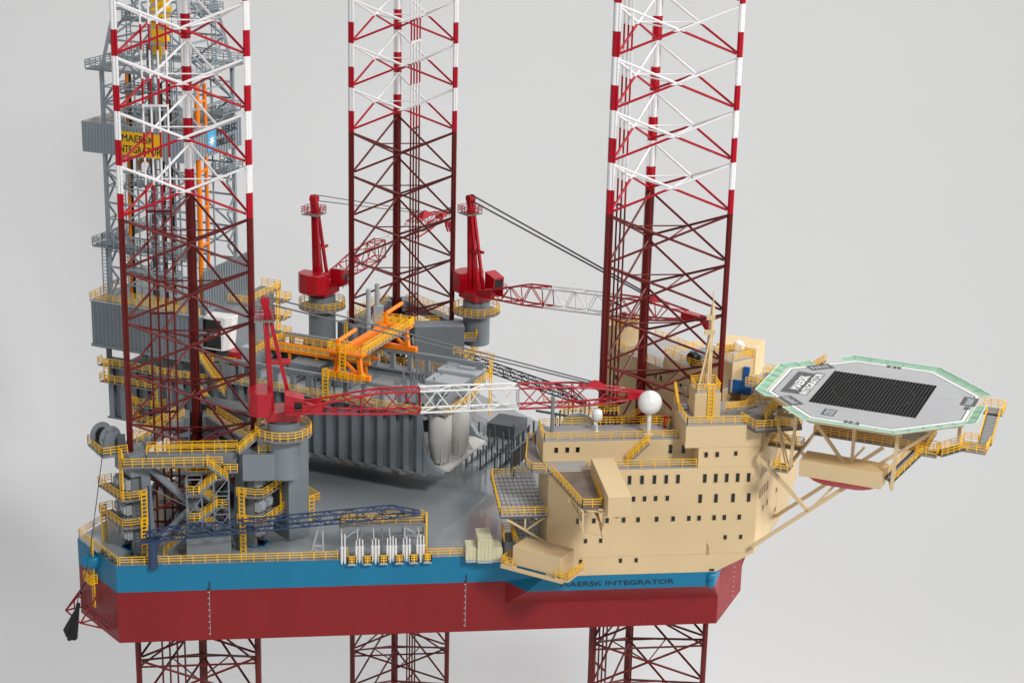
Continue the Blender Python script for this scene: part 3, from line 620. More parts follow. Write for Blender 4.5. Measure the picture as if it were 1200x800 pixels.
# ------------------------------------------------------------------ cantilever
def build_cantilever():
    t = thing('cantilever', 'long grey ribbed cantilever beam carrying the drill floor out to the left', 'cantilever', FR((0, 0, 4.5)))
    V = 8.2; U0, U1 = -32.6, 25.4
    for s in (-1, 1):
        g = MB(FR); y = V*s
        g.hexa([(U0, y-.15, 4.5), (U1, y-.15, 4.5), (U1, y+.15, 4.5), (U0, y+.15, 4.5), (U0, y-.15, 14.2), (U1-1, y-.15, 14.2), (U1-1, y+.15, 14.2), (U0, y+.15, 14.2)])
        g.build('girder_wall', 'grey', t)
        MB(FR).box(U0, U1+.3, y-.8, y+.8, 4.2, 4.48).build('bottom_flange', 'grey', t, bevel=.04)
        MB(FR).box(U0, U1-1, y-.7, y+.7, 14.22, 14.5).build('top_flange', 'grey', t, bevel=.04)
        f = MB(FR); prof = [(U1-.6, 9.5), (U1+.1, 7.2), (U1+1.3, 5.5), (U1+2.9, 4.9), (U1+2.9, 4.5), (U1-.6, 4.5)]
        f.loft([(a, y-.5, z) for a, z in prof], [(a, y+.5, z) for a, z in prof]); f.build('end_shoe', 'grey', t)
        n = 26; me = None
        for k in range(n):
            u = U0+1.1+k*(U1-U0-2)/(n-1)
            if me is None:
                m = MB(); m.hexa([(-.16, 0, 0), (.16, 0, 0), (.16, -.75, 0), (-.16, -.75, 0), (-.16, 0, 9.6), (.16, 0, 9.6), (.16, -.75, 9.6), (-.16, -.75, 9.6)]); m.box(-.45, .45, -.85, -.75, 0, 9.6); me = m.mesh('stiffener', M['grey'])
            o = FR((u, y+.16*s, 4.52)); xa = UX if s < 0 else -UX
            inst('stiffener', me, frame_mx(o, xa, VX if s < 0 else -VX, (0, 0, 1)), t)
        # walkway outside
        MB(FR).box(-8, U1-1, min(y+.7*s, y+1.9*s), max(y+.7*s, y+1.9*s), 14.25, 14.4).build('walkway', 'grate', t)
        MB(FR).rail([(-8, y+1.8*s, 14.4), (U1-1, y+1.8*s, 14.4), (U1-1, y+.3*s, 14.4)], 1.3, sp=1.7).build('walkway_railing', 'yellow', t)
        # upper rail beam on posts
        MB(FR).box(-12, 27.6, y-.35, y+.35, 17.1, 17.75).build('rail_beam', 'grey', t, bevel=.04)
        pm = None
        for k in range(13):
            if pm is None: pm = MB().box(-.35, .35, -.3, .3, 0, 2.9).mesh('post', M['grey'])
            u = -10.5+k*3.12
            inst('post', pm, frame_mx(FR((u, y, 14.5 if u < 24 else 14.2)), UX, VX, (0, 0, 1)), t)
    MB(FR).box(-31, 25, -8.0, 8.0, 12.9, 13.1).build('pipe_deck', 'lgrey', t)
    for k in range(7): MB(FR).box(-6+k*5, -5.6+k*5, -7.9, 7.9, 13.1, 13.7).build('cross_beam', 'grey', t)
    MB(FR).box(27.0, 27.5, -7.8, 7.8, 15.2, 16.2).build('end_beam', 'grey', t)
    r = MB(FR); r.rail([(28.2, 3, 15.0), (28.2, 9.5, 15.0), (21.5, 10.6, 15.0)], 1.3, sp=1.2); r.rail([(21.5, 9.6, 17.8), (28.6, 9.6, 17.8)], 1.3, sp=1.2); r.build('end_railing', 'yellow', t)
    MB(FR).ladder((28.4, 8.9, 9), (28.4, 8.9, 19), .9, (0, 1, 0)).build('end_ladder', 'yellow', t)
    MB(FR).stair_rail((25.2, -1, 10), (29.5, -1, 14.5)).build('end_stair_railing', 'yellow', t); MB(FR).stair((25.2, -1, 10), (29.5, -1, 14.5)).build('end_stair', 'grate', t)
    # walls of the sack room under the pipe deck, forward end
    MB(FR).loft([(24.0, -7.9, 4.6), (31.0, -7.0, 4.6), (29.6, -6.4, 8.6), (24.0, -7.9, 8.6)][:4], [(24.0, 7.9, 4.6), (31.0, 7.0, 4.6), (29.6, 6.4, 8.6), (24.0, 7.9, 8.6)]).build('end_floor', 'offwhite', t, bevel=.05) if 0 else None
    MB(FR).box(19, 26.6, -7.6, 7.6, 4.55, 5.3).build('end_floor', 'offwhite', t, bevel=.05)
    MB(FR).loft([(26.6, -7.4, 5.3), (28.6, -7.0, 5.1), (28.6, -7.0, 4.7), (26.6, -7.4, 4.7)], [(26.6, 7.4, 5.3), (28.6, 7.0, 5.1), (28.6, 7.0, 4.7), (26.6, 7.4, 4.7)]).build('end_apron', 'offwhite', t)
    for v in (-2.6, 2.4): MB(FR).hexa([(25.2, v, 5.3), (28.4, v, 5.2), (28.4, v+.25, 5.2), (25.2, v+.25, 5.3), (25.2, v, 9.4), (25.8, v, 9.4), (25.8, v+.25, 9.4), (25.2, v+.25, 9.4)]).build('apron_rib', 'offwhite', t)
    MB(FR).box(24.6, 28.6, -7.6, 4.0, 13.9, 14.05).build('tank_platform', 'grate', t); MB(FR).rail([(24.6, -7.6, 14.05), (28.6, -7.6, 14.05), (28.6, 4, 14.05)], 1.25, sp=1.2).build('tank_railing', 'yellow', t)
    MB(FR).box(22.0, 22.3, -7.6, 7.6, 5.3, 12.9).build('end_bulkhead', 'offwhite', t)
    for v in (-3.9, 4): MB(FR).box(-32, 24, v-.5, v+.5, 9.5, 12.85).build('inner_girder', 'dgrey', t)
    b = MB(FR); b.box(-31.5, -31.2, -7.9, 7.9, 5.2, 12.5); b.build('stern_bulkhead', 'dgrey', t)
    # slender pipe bolsters
    pm = MB().box(-.12, .12, -.12, .12, 0, 3.6).mesh('bolster', M['grey'])
    for u in (16.8, 18.6, 20.4, 22.2):
        for v in (-2, 1, 4, 6.6): inst('bolster', pm, frame_mx(FR((u-.05*v, v, 13.1)), UX, VX, (0, 0, 1)), t)
    for u in (1.5, 5.0, 8.4): 
        for v in (-6.5, -3): inst('bolster', pm, frame_mx(FR((u, v, 13.1)), UX, VX, (0, 0, 1)), t)
build_cantilever()

def silo(u, v, label):
    t = thing('silo', label, 'tank', FR((u, v, 5.3)), 'white dry bulk tanks')
    F = FR
    MB(F).lathe((u, v, 0), [(1.15, 5.6), (1.25, 5.7), (1.75, 8.9), (1.85, 9.1), (1.85, 13.2), (1.7, 13.5), (.4, 13.7)], 24).build('shell', 'offwhite', t)
    for k in range(4): MB(F).tube((u+1.5*math.cos(k*PI/2+.6), v+1.5*math.sin(k*PI/2+.6), 5.3), (u+1.75*math.cos(k*PI/2+.6), v+1.75*math.sin(k*PI/2+.6), 8.4), .12, 6).build('leg', 'offwhite', t)
    MB(F).cyl((u, v), .5, 5.4, 6.3, 12).build('outlet', 'offwhite', t)
silo(26.3, -5.6, 'white conical-bottomed tank nearest the end of the ribbed beam')
silo(27.4, -1.4, 'second white conical-bottomed tank, half hidden behind the first')
def module(name, u0, u1, v0, v1, z0, z1, label, m='grey', group='grey equipment boxes on the cantilever'):
    o = MB(FR).box(u0, u1, v0, v1, z0, z1).build(name, m, None, bevel=.12); tag(o, label, 'equipment box', group)
module('equipment_box', 20.6, 26.8, .6, 4.6, 14.2, 16.2, 'middle of three flat grey boxes beside the white boom section', 'lgrey')
module('equipment_box', 20.6, 27.4, 5.3, 9.4, 13.9, 16.6, 'rearmost and longest flat grey box near the far yellow end railing', 'lgrey')
module('equipment_box', 20.0, 24.0, -4.4, -.6, 14.0, 15.9, 'frontmost small flat grey box just above the white boom section', 'lgrey')
module('equipment_box', -3.6, 2.0, .2, 5.2, 13.2, 15.6, 'long low grey box on the pipe deck left of the orange gantry', 'grey')
module('equipment_box', 2.8, 8.5, -.8, 2.6, 13.2, 15.2, 'low grey box under the left foot of the orange gantry', 'grey')
module('equipment_box', 23.5, 26.3, 7.0, 9.0, 16.62, 17.0, 'small grey lid box lying on the rearmost flat box', 'lgrey')

# orange catwalk machine along the middle of the pipe deck
def build_catwalk():
    t = thing('pipe_catwalk', 'orange pipe handling catwalk running along the cantilever top', 'catwalk', FR((0, 4, 13)))
    MB(FR).box(-14, 9.8, 3.2, 5.9, 16.0, 16.25).build('trough', 'dirt', t)
    for v in (3.1, 6.0): MB(FR).beam((-14, v, 16.4), (9.8, v, 16.4), .4, .5).build('side_beam', 'orange', t)
    for u in (-10, -5, 0, 5, 9): MB(FR).box(u-.2, u+.2, 3.0, 3.4, 13.1, 16.0).build('leg', 'orange', t)
    for k in range(4): MB(FR).box(-5.5+k*2.1, -4.1+k*2.1, 8.62, 8.7, 15.6, 16.9).build('lamp_panel', 'cream', t)
    MB(FR).rail([(-14, 2.9, 16.3), (9.8, 2.9, 16.3)], 1.2, sp=1.4).build('near_railing', 'yellow', t)
    MB(FR).rail([(-14, 7.4, 16.3), (9.8, 7.4, 16.3)], 1.2, sp=1.4).build('far_railing', 'yellow', t)
build_catwalk()
def build_gantry():
    t = thing('gantry_crane', 'orange pipe gantry with yellow walkways straddling the cantilever top', 'gantry crane', FR((11.5, 0, 17.75)))
    u0, u1 = 8.6, 14.4
    for s in (-1, 1):
        v = 8.2*s
        MB(FR).box(u0-.3, u1+1.2, v-.45, v+.45, 17.8, 18.6).build('bogie_beam', 'orange', t, bevel=.05)
        for u, du in ((9.6, .5), (14.0, -.4)): MB(FR).beam((u, v, 18.5), (u+du, v, 21.6), .75, .6).build('leg', 'orange', t)
        MB(FR).beam((10.4, v, 20.9), (13.4, v, 18.6), .4, .4).build('leg_brace', 'orange', t)
        MB(FR).box(u0, u1+.2, v-.9, v+.9, 21.6, 22.0).build('end_deck', 'orange', t, bevel=.05)
        MB(FR).rail([(u0, v-.9, 22), (u1+.2, v-.9, 22), (u1+.2, v+.9, 22), (u0, v+.9, 22)] if s > 0 else [(u1+.2, v-.9, 22), (u0, v-.9, 22), (u0, v+.9, 22), (u1-2.5, v+.9, 22)], 1.3, sp=1.1).build('deck_railing', 'yellow', t)
        b = MB(FR); b.tube((u0+1.4, v, 22), (u0+1.4, v, 23.6), .38, 10); b.tube((u0+1.4, v, 23.5), (u0+1.7, v+5.2, 23.9), .34, 10); b.build('trolley_arm', 'orange', t)
        MB(FR).tube((u0-.2, v*.93, 21.0), (u0+.6, v*.93, 21.0), .55, 12).build('drive_drum', 'orange', t)
    for u in (10.2, 13.0): MB(FR).box(u-.55, u+.55, -7.3, 7.3, 20.9, 22.05).build('bridge_beam', 'orange', t, bevel=.06)
    MB(FR).box(13.8, 14.7, -7.2, 7.2, 21.75, 21.9).build('bridge_walkway', 'grate', t)
    MB(FR).rail([(14.7, -8.9, 21.9), (14.7, 8.9, 21.9)], 1.3, sp=1.2).build('bridge_railing', 'yellow', t)
    MB(FR).rail([(13.8, -7.0, 21.9), (13.8, 7.0, 21.9)], 1.3, sp=1.2).build('bridge_railing', 'yellow', t)
    MB(FR).ladder((11.3, -9.25, 17.9), (11.3, -9.25, 23.2), .95, (1, 0, 0), r=.1).build('ladder', 'yellow', t)
    MB(FR).box(u0-.2, u1+.6, -10.3, -8.75, 17.75, 17.88).build('lower_walkway', 'grate', t)
    MB(FR).rail([(u0-.2, -8.9, 17.88), (u0-.2, -10.3, 17.88), (u1+.6, -10.3, 17.88), (u1+.6, -8.9, 17.88)], 1.3, sp=1.1).build('lower_railing', 'yellow', t)
    MB(FR).ladder((8.9, -10.35, 14.4), (8.9, -10.35, 19.4), .9, (1, 0, 0), r=.1).build('ladder', 'yellow', t)
build_gantry()

# ------------------------------------------------------------------ drill floor and derrick
def corrugated(name, m, parent, F, x0, x1, y, z0, z1, pitch=.75, depth=.22, axis=0):
    b = MB(F); n = int(abs(x1-x0)/pitch); prof = []
    for k in range(n):
        a = x0+(x1-x0)*k/n; w = (x1-x0)/n
        prof += [(a, 0), (a+w*.5, 0), (a+w*.6, depth), (a+w*.9, depth)]
    prof.append((x1, 0))
    pt = (lambda a, d, z: (a, y-d, z)) if axis == 0 else (lambda a, d, z: (y+d, a, z))
    vs = [pt(a, d, z0) for a, d in prof]+[pt(a, d, z1) for a, d in prof]; N_ = len(prof)
    b.add(vs, [(i, i+1, N_+i+1, N_+i) for i in range(N_-1)])
    return b.build(name, m, parent)
def build_drillfloor():
    t = thing('drill_floor', 'grey corrugated drill floor house with yellow walkways at the stern end', 'drill floor', FR((-25, 0, 16.5)))
    a, b_, v0, v1, z0, z1 = -35.0, -14.5, -8.8, 8.8, 16.8, 24.0
    MB(FR).box(a+.05, b_-.05, v0+.05, v1-.05, z0+.3, z1-.02).build('house_core', 'grey', t)
    corrugated('corrugated_wall', 'grey', t, FR, a, b_, v0, z0, z1-.1); corrugated('corrugated_wall', 'grey', t, FR, v0, v1, b_, z0, z1-.1, axis=1)
    MB(FR).box(a-.1, b_+.3, v0-.32, v1+.1, z0-.5, z0).build('base_beam', 'grey', t, bevel=.05)
    MB(FR).box(a-.1, b_+.3, v0-.3, v1+.1, z1, z1+.15).build('floor_plate', 'lgrey', t)
    MB(FR).rail([(b_+.2, v0-.2, z1+.15), (a, v0-.2, z1+.15), (a, v1, z1+.15)], 1.3, sp=1.5).build('floor_railing', 'yellow', t)
    MB(FR).rail([(-29.5, -6.6, z1+.15), (-18.5, -6.6, z1+.15)], 1.3, sp=1.4).build('inner_railing', 'yellow', t)
    for u0, u1, v, z in ((-33.2, -13.2, -9.6, 13.7), (-32.8, -22.6, -9.8, 11.0), (-27.2, -21.2, -10.2, 8.0), (-26.0, -22.3, -10.2, 5.2)):
        MB(FR).box(u0, u1, v-.6, -8.9, z-.15, z).build('lower_walkway', 'grate', t)
        MB(FR).rail([(u0, -9.0, z), (u0, v-.6, z), (u1, v-.6, z), (u1, -9.0, z)], 1.3, sp=1.4).build('lower_railing', 'yellow', t)
    for u, z in ((-31.6, 11.0), (-22.4, 8.2), (-26.2, 5.2)): MB(FR).ladder((u, -10.2, z), (u, -10.2, z+4), .9, (1, 0, 0)).build('ladder', 'yellow', t)
    for k in range(6): MB(FR).box(-32.5+k*3.4, -31.6+k*3.4, -8.7, -8.38, 14.6, 16.2).build('skid_bracket', 'dgrey', t)
    # long stair from the floor down towards the pipe deck
    for (p, q) in (((-9.4, -9.6, 12.0), (-13.9, -9.6, 17.6)), ((-9.6, -11.2, 8.6), (-13.9, -11.2, 12.6))):
        MB(FR).stair(p, q).build('stair_flight', 'grate', t); MB(FR).stair_rail(p, q).build('stair_railing', 'yellow', t)
    # forward windwall and tower blocks behind the driller's cabin
    corrugated('wind_wall', 'grey', t, FR, -8, 5.6, -13.8, 25.2, 31.4, axis=1)
    MB(FR).box(-14.2, -13.82, -8, 5.6, 24.2, 31.4).build('wind_wall_core', 'grey', t)
    MB(FR).box(-14.0, -11.0, -5.1, 8.6, 14.5, 24.6).build('service_tower', 'grey', t, bevel=.08)
    MB(FR).box(-13.7, -10.0, -1.5, 9.2, 24.62, 24.8).build('tower_platform', 'grate', t)
    MB(FR).rail([(-13.6, -1.5, 24.8), (-10, -1.5, 24.8), (-10, 9.2, 24.8), (-13.6, 9.2, 24.8)], 1.3, sp=1.4).build('tower_railing', 'yellow', t)
    MB(FR).ladder((-10.3, 8.9, 14.5), (-10.3, 8.9, 25.5), 1.0, (0, 1, 0), r=.1).build('tower_ladder', 'yellow', t)
    for z in (16.5, 19.5, 22.5):
        MB(FR).box(-12.5, -9.2, 8.7, 11.2, z-.12, z).build('tower_landing', 'grate', t); MB(FR).rail([(-9.2, 8.7, z), (-9.2, 11.2, z), (-12.5, 11.2, z)], 1.2, sp=1.2).build('landing_railing', 'yellow', t)
    MB(FR).box(-14.2, -8.6, -8.2, 8.2, 14.55, 16.6).build('forward_platform', 'grey', t, bevel=.05)
    MB(FR).rail([(-13.6, -8.6, 16.6), (-8.6, -8.2, 16.6), (-8.6, 8.2, 16.6)], 1.3, sp=1.4).build('forward_railing', 'yellow', t)
    MB(FR).box(-8.2, -6.6, -6.8, -5.2, 8, 19.5).build('riser_post', 'lgrey', t, bevel=.05)
    for k in range(5): MB(FR).beam((-7.4, -6.9, 8+k*2.2), (-6.2, -6.9, 10.2+k*2.2), .15).build('ladder_brace', 'lgrey', t)
build_drillfloor()
def build_cabin():
    t = thing('driller_cabin', 'white driller cabin with two large black windows behind the near leg', 'cabin', FR((-11, -5, 18)))
    q = [(-14.6, -7.9), (-11.0, -7.9), (-10.2, -7.0), (-10.2, -5.2), (-14.6, -5.2)]
    MB(FR).loft([(x, y, 18.6) for x, y in q], [(x+(.7 if x > -12 else 0), y, 24.2) for x, y in q]).build('cabin_shell', 'white', t, bevel=.1)
    a, b = Vector((-11.0, -7.6, 0)), Vector((-9.6, -4.6, 0)); d = (b-a).normalized(); n = Vector((d.y, -d.x, 0))
    for z0, z1 in ((18.9, 21.1), (21.4, 23.6)):
        MB(FR).box(-14.4, -11.15, -7.96, -7.85, z0, z1).build('window', 'glass', t)
    o = MB(FR).box(-10.0, -8.2, -7.6, -5.9, 16.7, 18.7).box(-9.0, -7.6, -8.3, -7.62, 16.7, 17.2).build('red_pump', 'red', None, bevel=.06); tag(o, 'small bright red pump block below the white driller cabin', 'pump')
build_cabin()
def build_derrick():
    t = thing('derrick', 'tall grey lattice drilling derrick behind the near leg', 'derrick', FR((-24.7, 0, 24.2)))
    u0, u1, v0, v1 = -32.3, -17.1, -7, 7; zt = 61.6
    base = [(u0, v0), (u1, v0), (u1, v1), (u0, v1)]; top = [(-27.2, -2.4), (-22.2, -2.4), (-22.2, 2.4), (-27.2, 2.4)]
    zs = [24.3+k*(zt-24.3)/7 for k in range(8)]; zx = [zt+k*(90-zt)/6 for k in range(1, 7)]
    def at(i, z):
        if z <= zt: return Vector((*base[i], z))
        f = (z-zt)/(90-zt); return Vector((base[i][0]+(top[i][0]-base[i][0])*f, base[i][1]+(top[i][1]-base[i][1])*f, z))
    lv = zs+zx
    for i in range(4):
        MB(FR).beam(at(i, 24.2), at(i, zt), .55).build('corner_post', 'derr', t); MB(FR).beam(at(i, zt), at(i, 90), .5).build('corner_post', 'derr', t)
        MB(FR).box(base[i][0]-.8, base[i][0]+.8, base[i][1]-.8, base[i][1]+.8, 24.16, 24.6).build('post_foot', 'derr', t)
    for k, (a, b) in enumerate(zip(lv, lv[1:])):
        for i in range(4):
            j = (i+1) % 4; gate = (i in (1, 3) and b < 52)
            if not gate or k > 4: MB(FR).beam(at(i, b), at(j, b), .3).build('girt', 'derr', t)
            m = (at(i, b)+at(j, b))/2 if k % 2 == 0 else (at(i, a)+at(j, a))/2
            if not gate:
                if k % 2 == 0: MB(FR).beam(at(i, a), m, .28).build('diagonal', 'derr', t); MB(FR).beam(at(j, a), m, .28).build('diagonal', 'derr', t)
                else: MB(FR).beam(at(i, b), m, .28).build('diagonal', 'derr', t); MB(FR).beam(at(j, b), m, .28).build('diagonal', 'derr', t)
            else:
                for p_, q_ in ((i, j), (j, i)):
                    d = (at(q_, a)-at(p_, a)).normalized(); c = at(p_, (a+b)/2)+d*2.4
                    MB(FR).beam(at(p_, a), c, .25).build('diagonal', 'derr', t); MB(FR).beam(c, at(p_, b), .25).build('diagonal', 'derr', t); MB(FR).beam(at(p_, (a+b)/2), c, .2).build('diagonal', 'derr', t)
    for k, (a, b) in enumerate(zip(lv, lv[1:])):
        for i in (0, 2):
            j = i+1; m = (a+b)/2; A_, B_ = at(i, m), at(j, m)
            MB(FR).beam(A_, B_, .18).build('girt', 'derr', t)
            for f in (.25, .75): MB(FR).beam(A_.lerp(B_, f), at(i, b).lerp(at(j, b), .5 if k % 2 == 0 else f), .15).build('diagonal', 'derr', t)
        if a > 50:
            for i in (1, 3): MB(FR).beam(at(i, (a+b)/2), at((i+1) % 4, (a+b)/2), .18).build('girt', 'derr', t)
    for u, v in ((-30.5, 5.8), (-28, 6.2), (-20.5, 6.0), (-19.2, -6.1), (-26.8, -6.3), (-22.2, 6.3)): MB(FR).tube((u, v, 24.3), (u, v, 61.5), .14, 6).build('service_pipe', 'derr', t)
    for v in (-2.6, -1.0, .6, 2.2): MB(FR).tube((-24.6, v, 30), (-24.6, v*.5, 88), .06, 5).build('drilling_line', 'wire', t)
    def plat(a0, a1, b0, b1, z, hole=True, w=1.5):
        m = MB(FR)
        if hole: m.box(a0, a1, b0, b0+w, z-.25, z); m.box(a0, a1, b1-w, b1, z-.25, z); m.box(a0, a0+w, b0+w, b1-w, z-.25, z); m.box(a1-w, a1, b0+w, b1-w, z-.25, z)
        else: m.box(a0, a1, b0, b1, z-.25, z)
        m.build('platform', 'grey', t)
        MB(FR).rail([(a0, b0, z), (a1, b0, z), (a1, b1, z), (a0, b1, z)], 1.3, closed=True, sp=1.4, r=.06).build('platform_railing', 'derr', t)
    plat(-34.0, -15.4, -8.9, 8.7, 62.0); plat(-34.2, -16.5, -8.8, -6.2, 33.4, False); plat(-34.2, -32.6, -6.0, 8, 33.4, False)
    plat(-29.5, -25.5, -6.5, -4.0, 52.8+2, False); plat(-19, -16, 2.0, 7.6, 54.5, False); plat(-29, -25, -6.2, -3.2, 43.5, False); plat(-18.4, -15.6, 2.2, 7.2, 45.0, False); plat(-30, -20, -6.6, -5.0, 28.6, False); plat(-29.5, -25.5, -5, -2, 69.5, False); plat(-21, -17.6, 1, 5.5, 70.5, False); plat(-30, -26.5, -5.5, -3, 58, False)
    plat(-25.5, -21, -6.2, -3.6, 39.4, False)
    # wind wall with the name boards
    W0, W1, Z0, Z1 = (-35.9, -16.6), (-7.9, 8.4), 48.4, 53.3
    corrugated('wind_wall', 'derr', t, FR, W0[0], W0[1], W1[0], Z0, Z1, pitch=.6); corrugated('wind_wall', 'derr', t, FR, W1[0], W1[1], W0[1], Z0, Z1, pitch=.8, axis=1)
    b = MB(FR); b.box(*W0, W1[0]+.02, W1[0]+.12, Z0, Z1); b.box(W0[1]-.12, W0[1]-.02, *W1, Z0, Z1); b.box(W0[0], W0[0]+.12, *W1, Z0, Z1); b.box(*W0, W1[1]-.12, W1[1], Z0, Z1); b.build('wind_wall_lining', 'offwhite', t)
    s = MB(FR).box(-29.2, -20.8, -8.24, -8.14, 48.7, 52.5).build('name_board', 'signyel', t)
    for k, w in enumerate(('MAERSK', 'INTEGRATOR')):
        text(w, 'board_lettering', 'letter', s, FR((-28.2 if k == 0 else -29.0, -8.25, 50.9 if k == 0 else 49.15)), UX, (0, 0, 1), 1.15, 6.0 if k == 0 else 8.0)
    s = MB(FR).box(-16.36, -16.26, -2.2, .2, 49.2, 52.4).build('logo_board', 'signblue', t)
    st = MB(FR); c = Vector((-16.22, -1.0, 50.8)); pts = []
    for k in range(14):
        a = PI/2+k*PI/7; r = 1.0 if k % 2 == 0 else .42; pts.append(c+Vector((0, math.cos(a)*r, math.sin(a)*r)))
    st.loft([p-Vector((.03, 0, 0)) for p in pts], [p+Vector((.02, 0, 0)) for p in pts]); st.build('logo_star', 'white', s)
    text('MAERSK', 'board_lettering', 'letter', t, FR((-16.3, .7, 51.3)), VX, (0, 0, 1), 1.25, 6.2)
    text('DRILLING', 'board_lettering', 'letter', t, FR((-16.3, .7, 49.6)), VX, (0, 0, 1), 1.15, 5.3)
    for k, (v, w, m) in enumerate(((-3.0, .7, 'orange'), (-4.8, .35, 'black'), (-1.4, .4, 'black'))):
        MB(FR).tube((-30.8+k*1.6, v, 24.2), (-30.2+k*1.6, v, 61), w/2*1.3, 10).build('standpipe', m, t)
    MB(FR).tube((-25.0, -4.6, 24.2), (-25.0, -4.6, 66), .45, 10).build('guide_rail', 'dgrey', t); MB(FR).tube((-23.0, -4.6, 24.2), (-23.0, -4.6, 60), .2, 8).build('guide_rail', 'black', t); MB(FR).tube((-21.5, -4.6, 24.2), (-21.5, -4.6, 60), .2, 8).build('guide_rail', 'black', t)
    b = MB(FR); P = [(-16.9, -3.4, 22), (-16.9, -3.4, 24.5), (-17.3, -3.4, 26), (-17.3, -3.4, 60)]
    for p, q in zip(P, P[1:]): b.tube(p, q, .42, 12)
    b.build('hose_pipe', 'orange', t)
    b = MB(FR); b.tube((-16.8, -1.8, 36), (-16.8, -1.8, 60), .26, 10)
    for z in (34, 40, 46, 52, 57): b.tube((-17.3, -3.4, z), (-16.8, -1.8, z+.4), .22, 8)
    b.tube((-16.8, -1.8, 30), (-16.8, -1.8, 36), .2, 8); b.build('hose_pipe', 'orange', t)
    b = MB(FR)
    for k in range(10):
        a0, a1 = k*PI/10, (k+1)*PI/10; b.tube((-26.6+1.5*math.cos(a0), -4.2, 45.5+1.9*math.sin(a0)), (-26.6+1.5*math.cos(a1), -4.2, 45.5+1.9*math.sin(a1)), .38, 8)
    b.build('hose_loop', 'orange', t)
    b = MB(FR); b.box(-25.6, -23.2, -3.0, -1.4, 66.0, 74); b.box(-25.6, -23.0, -3.6, -.8, 70, 71.4); b.tube((-24.6, -2.2, 62.5), (-24.6, -2.2, 66), .3, 8); b.box(-25.4, -23.8, -3, -1.6, 64, 66.4); b.build('travelling_block', 'yellow', t, bevel=.1)
    for (u, v, z0, z1) in ((-28.5, -4.8, 62, 71), (-18.2, 3.5, 62, 72), (-27, -5.6, 43, 55), (-33, -7.4, 24.4, 33), (-17.6, 4.2, 45, 54.5), (-29, -7.2, 24.4, 44)):
        MB(FR).ladder((u, v, z0), (u, v, z1), .8, (1, 0, 0)).build('derrick_ladder', 'derr', t)
build_derrick()

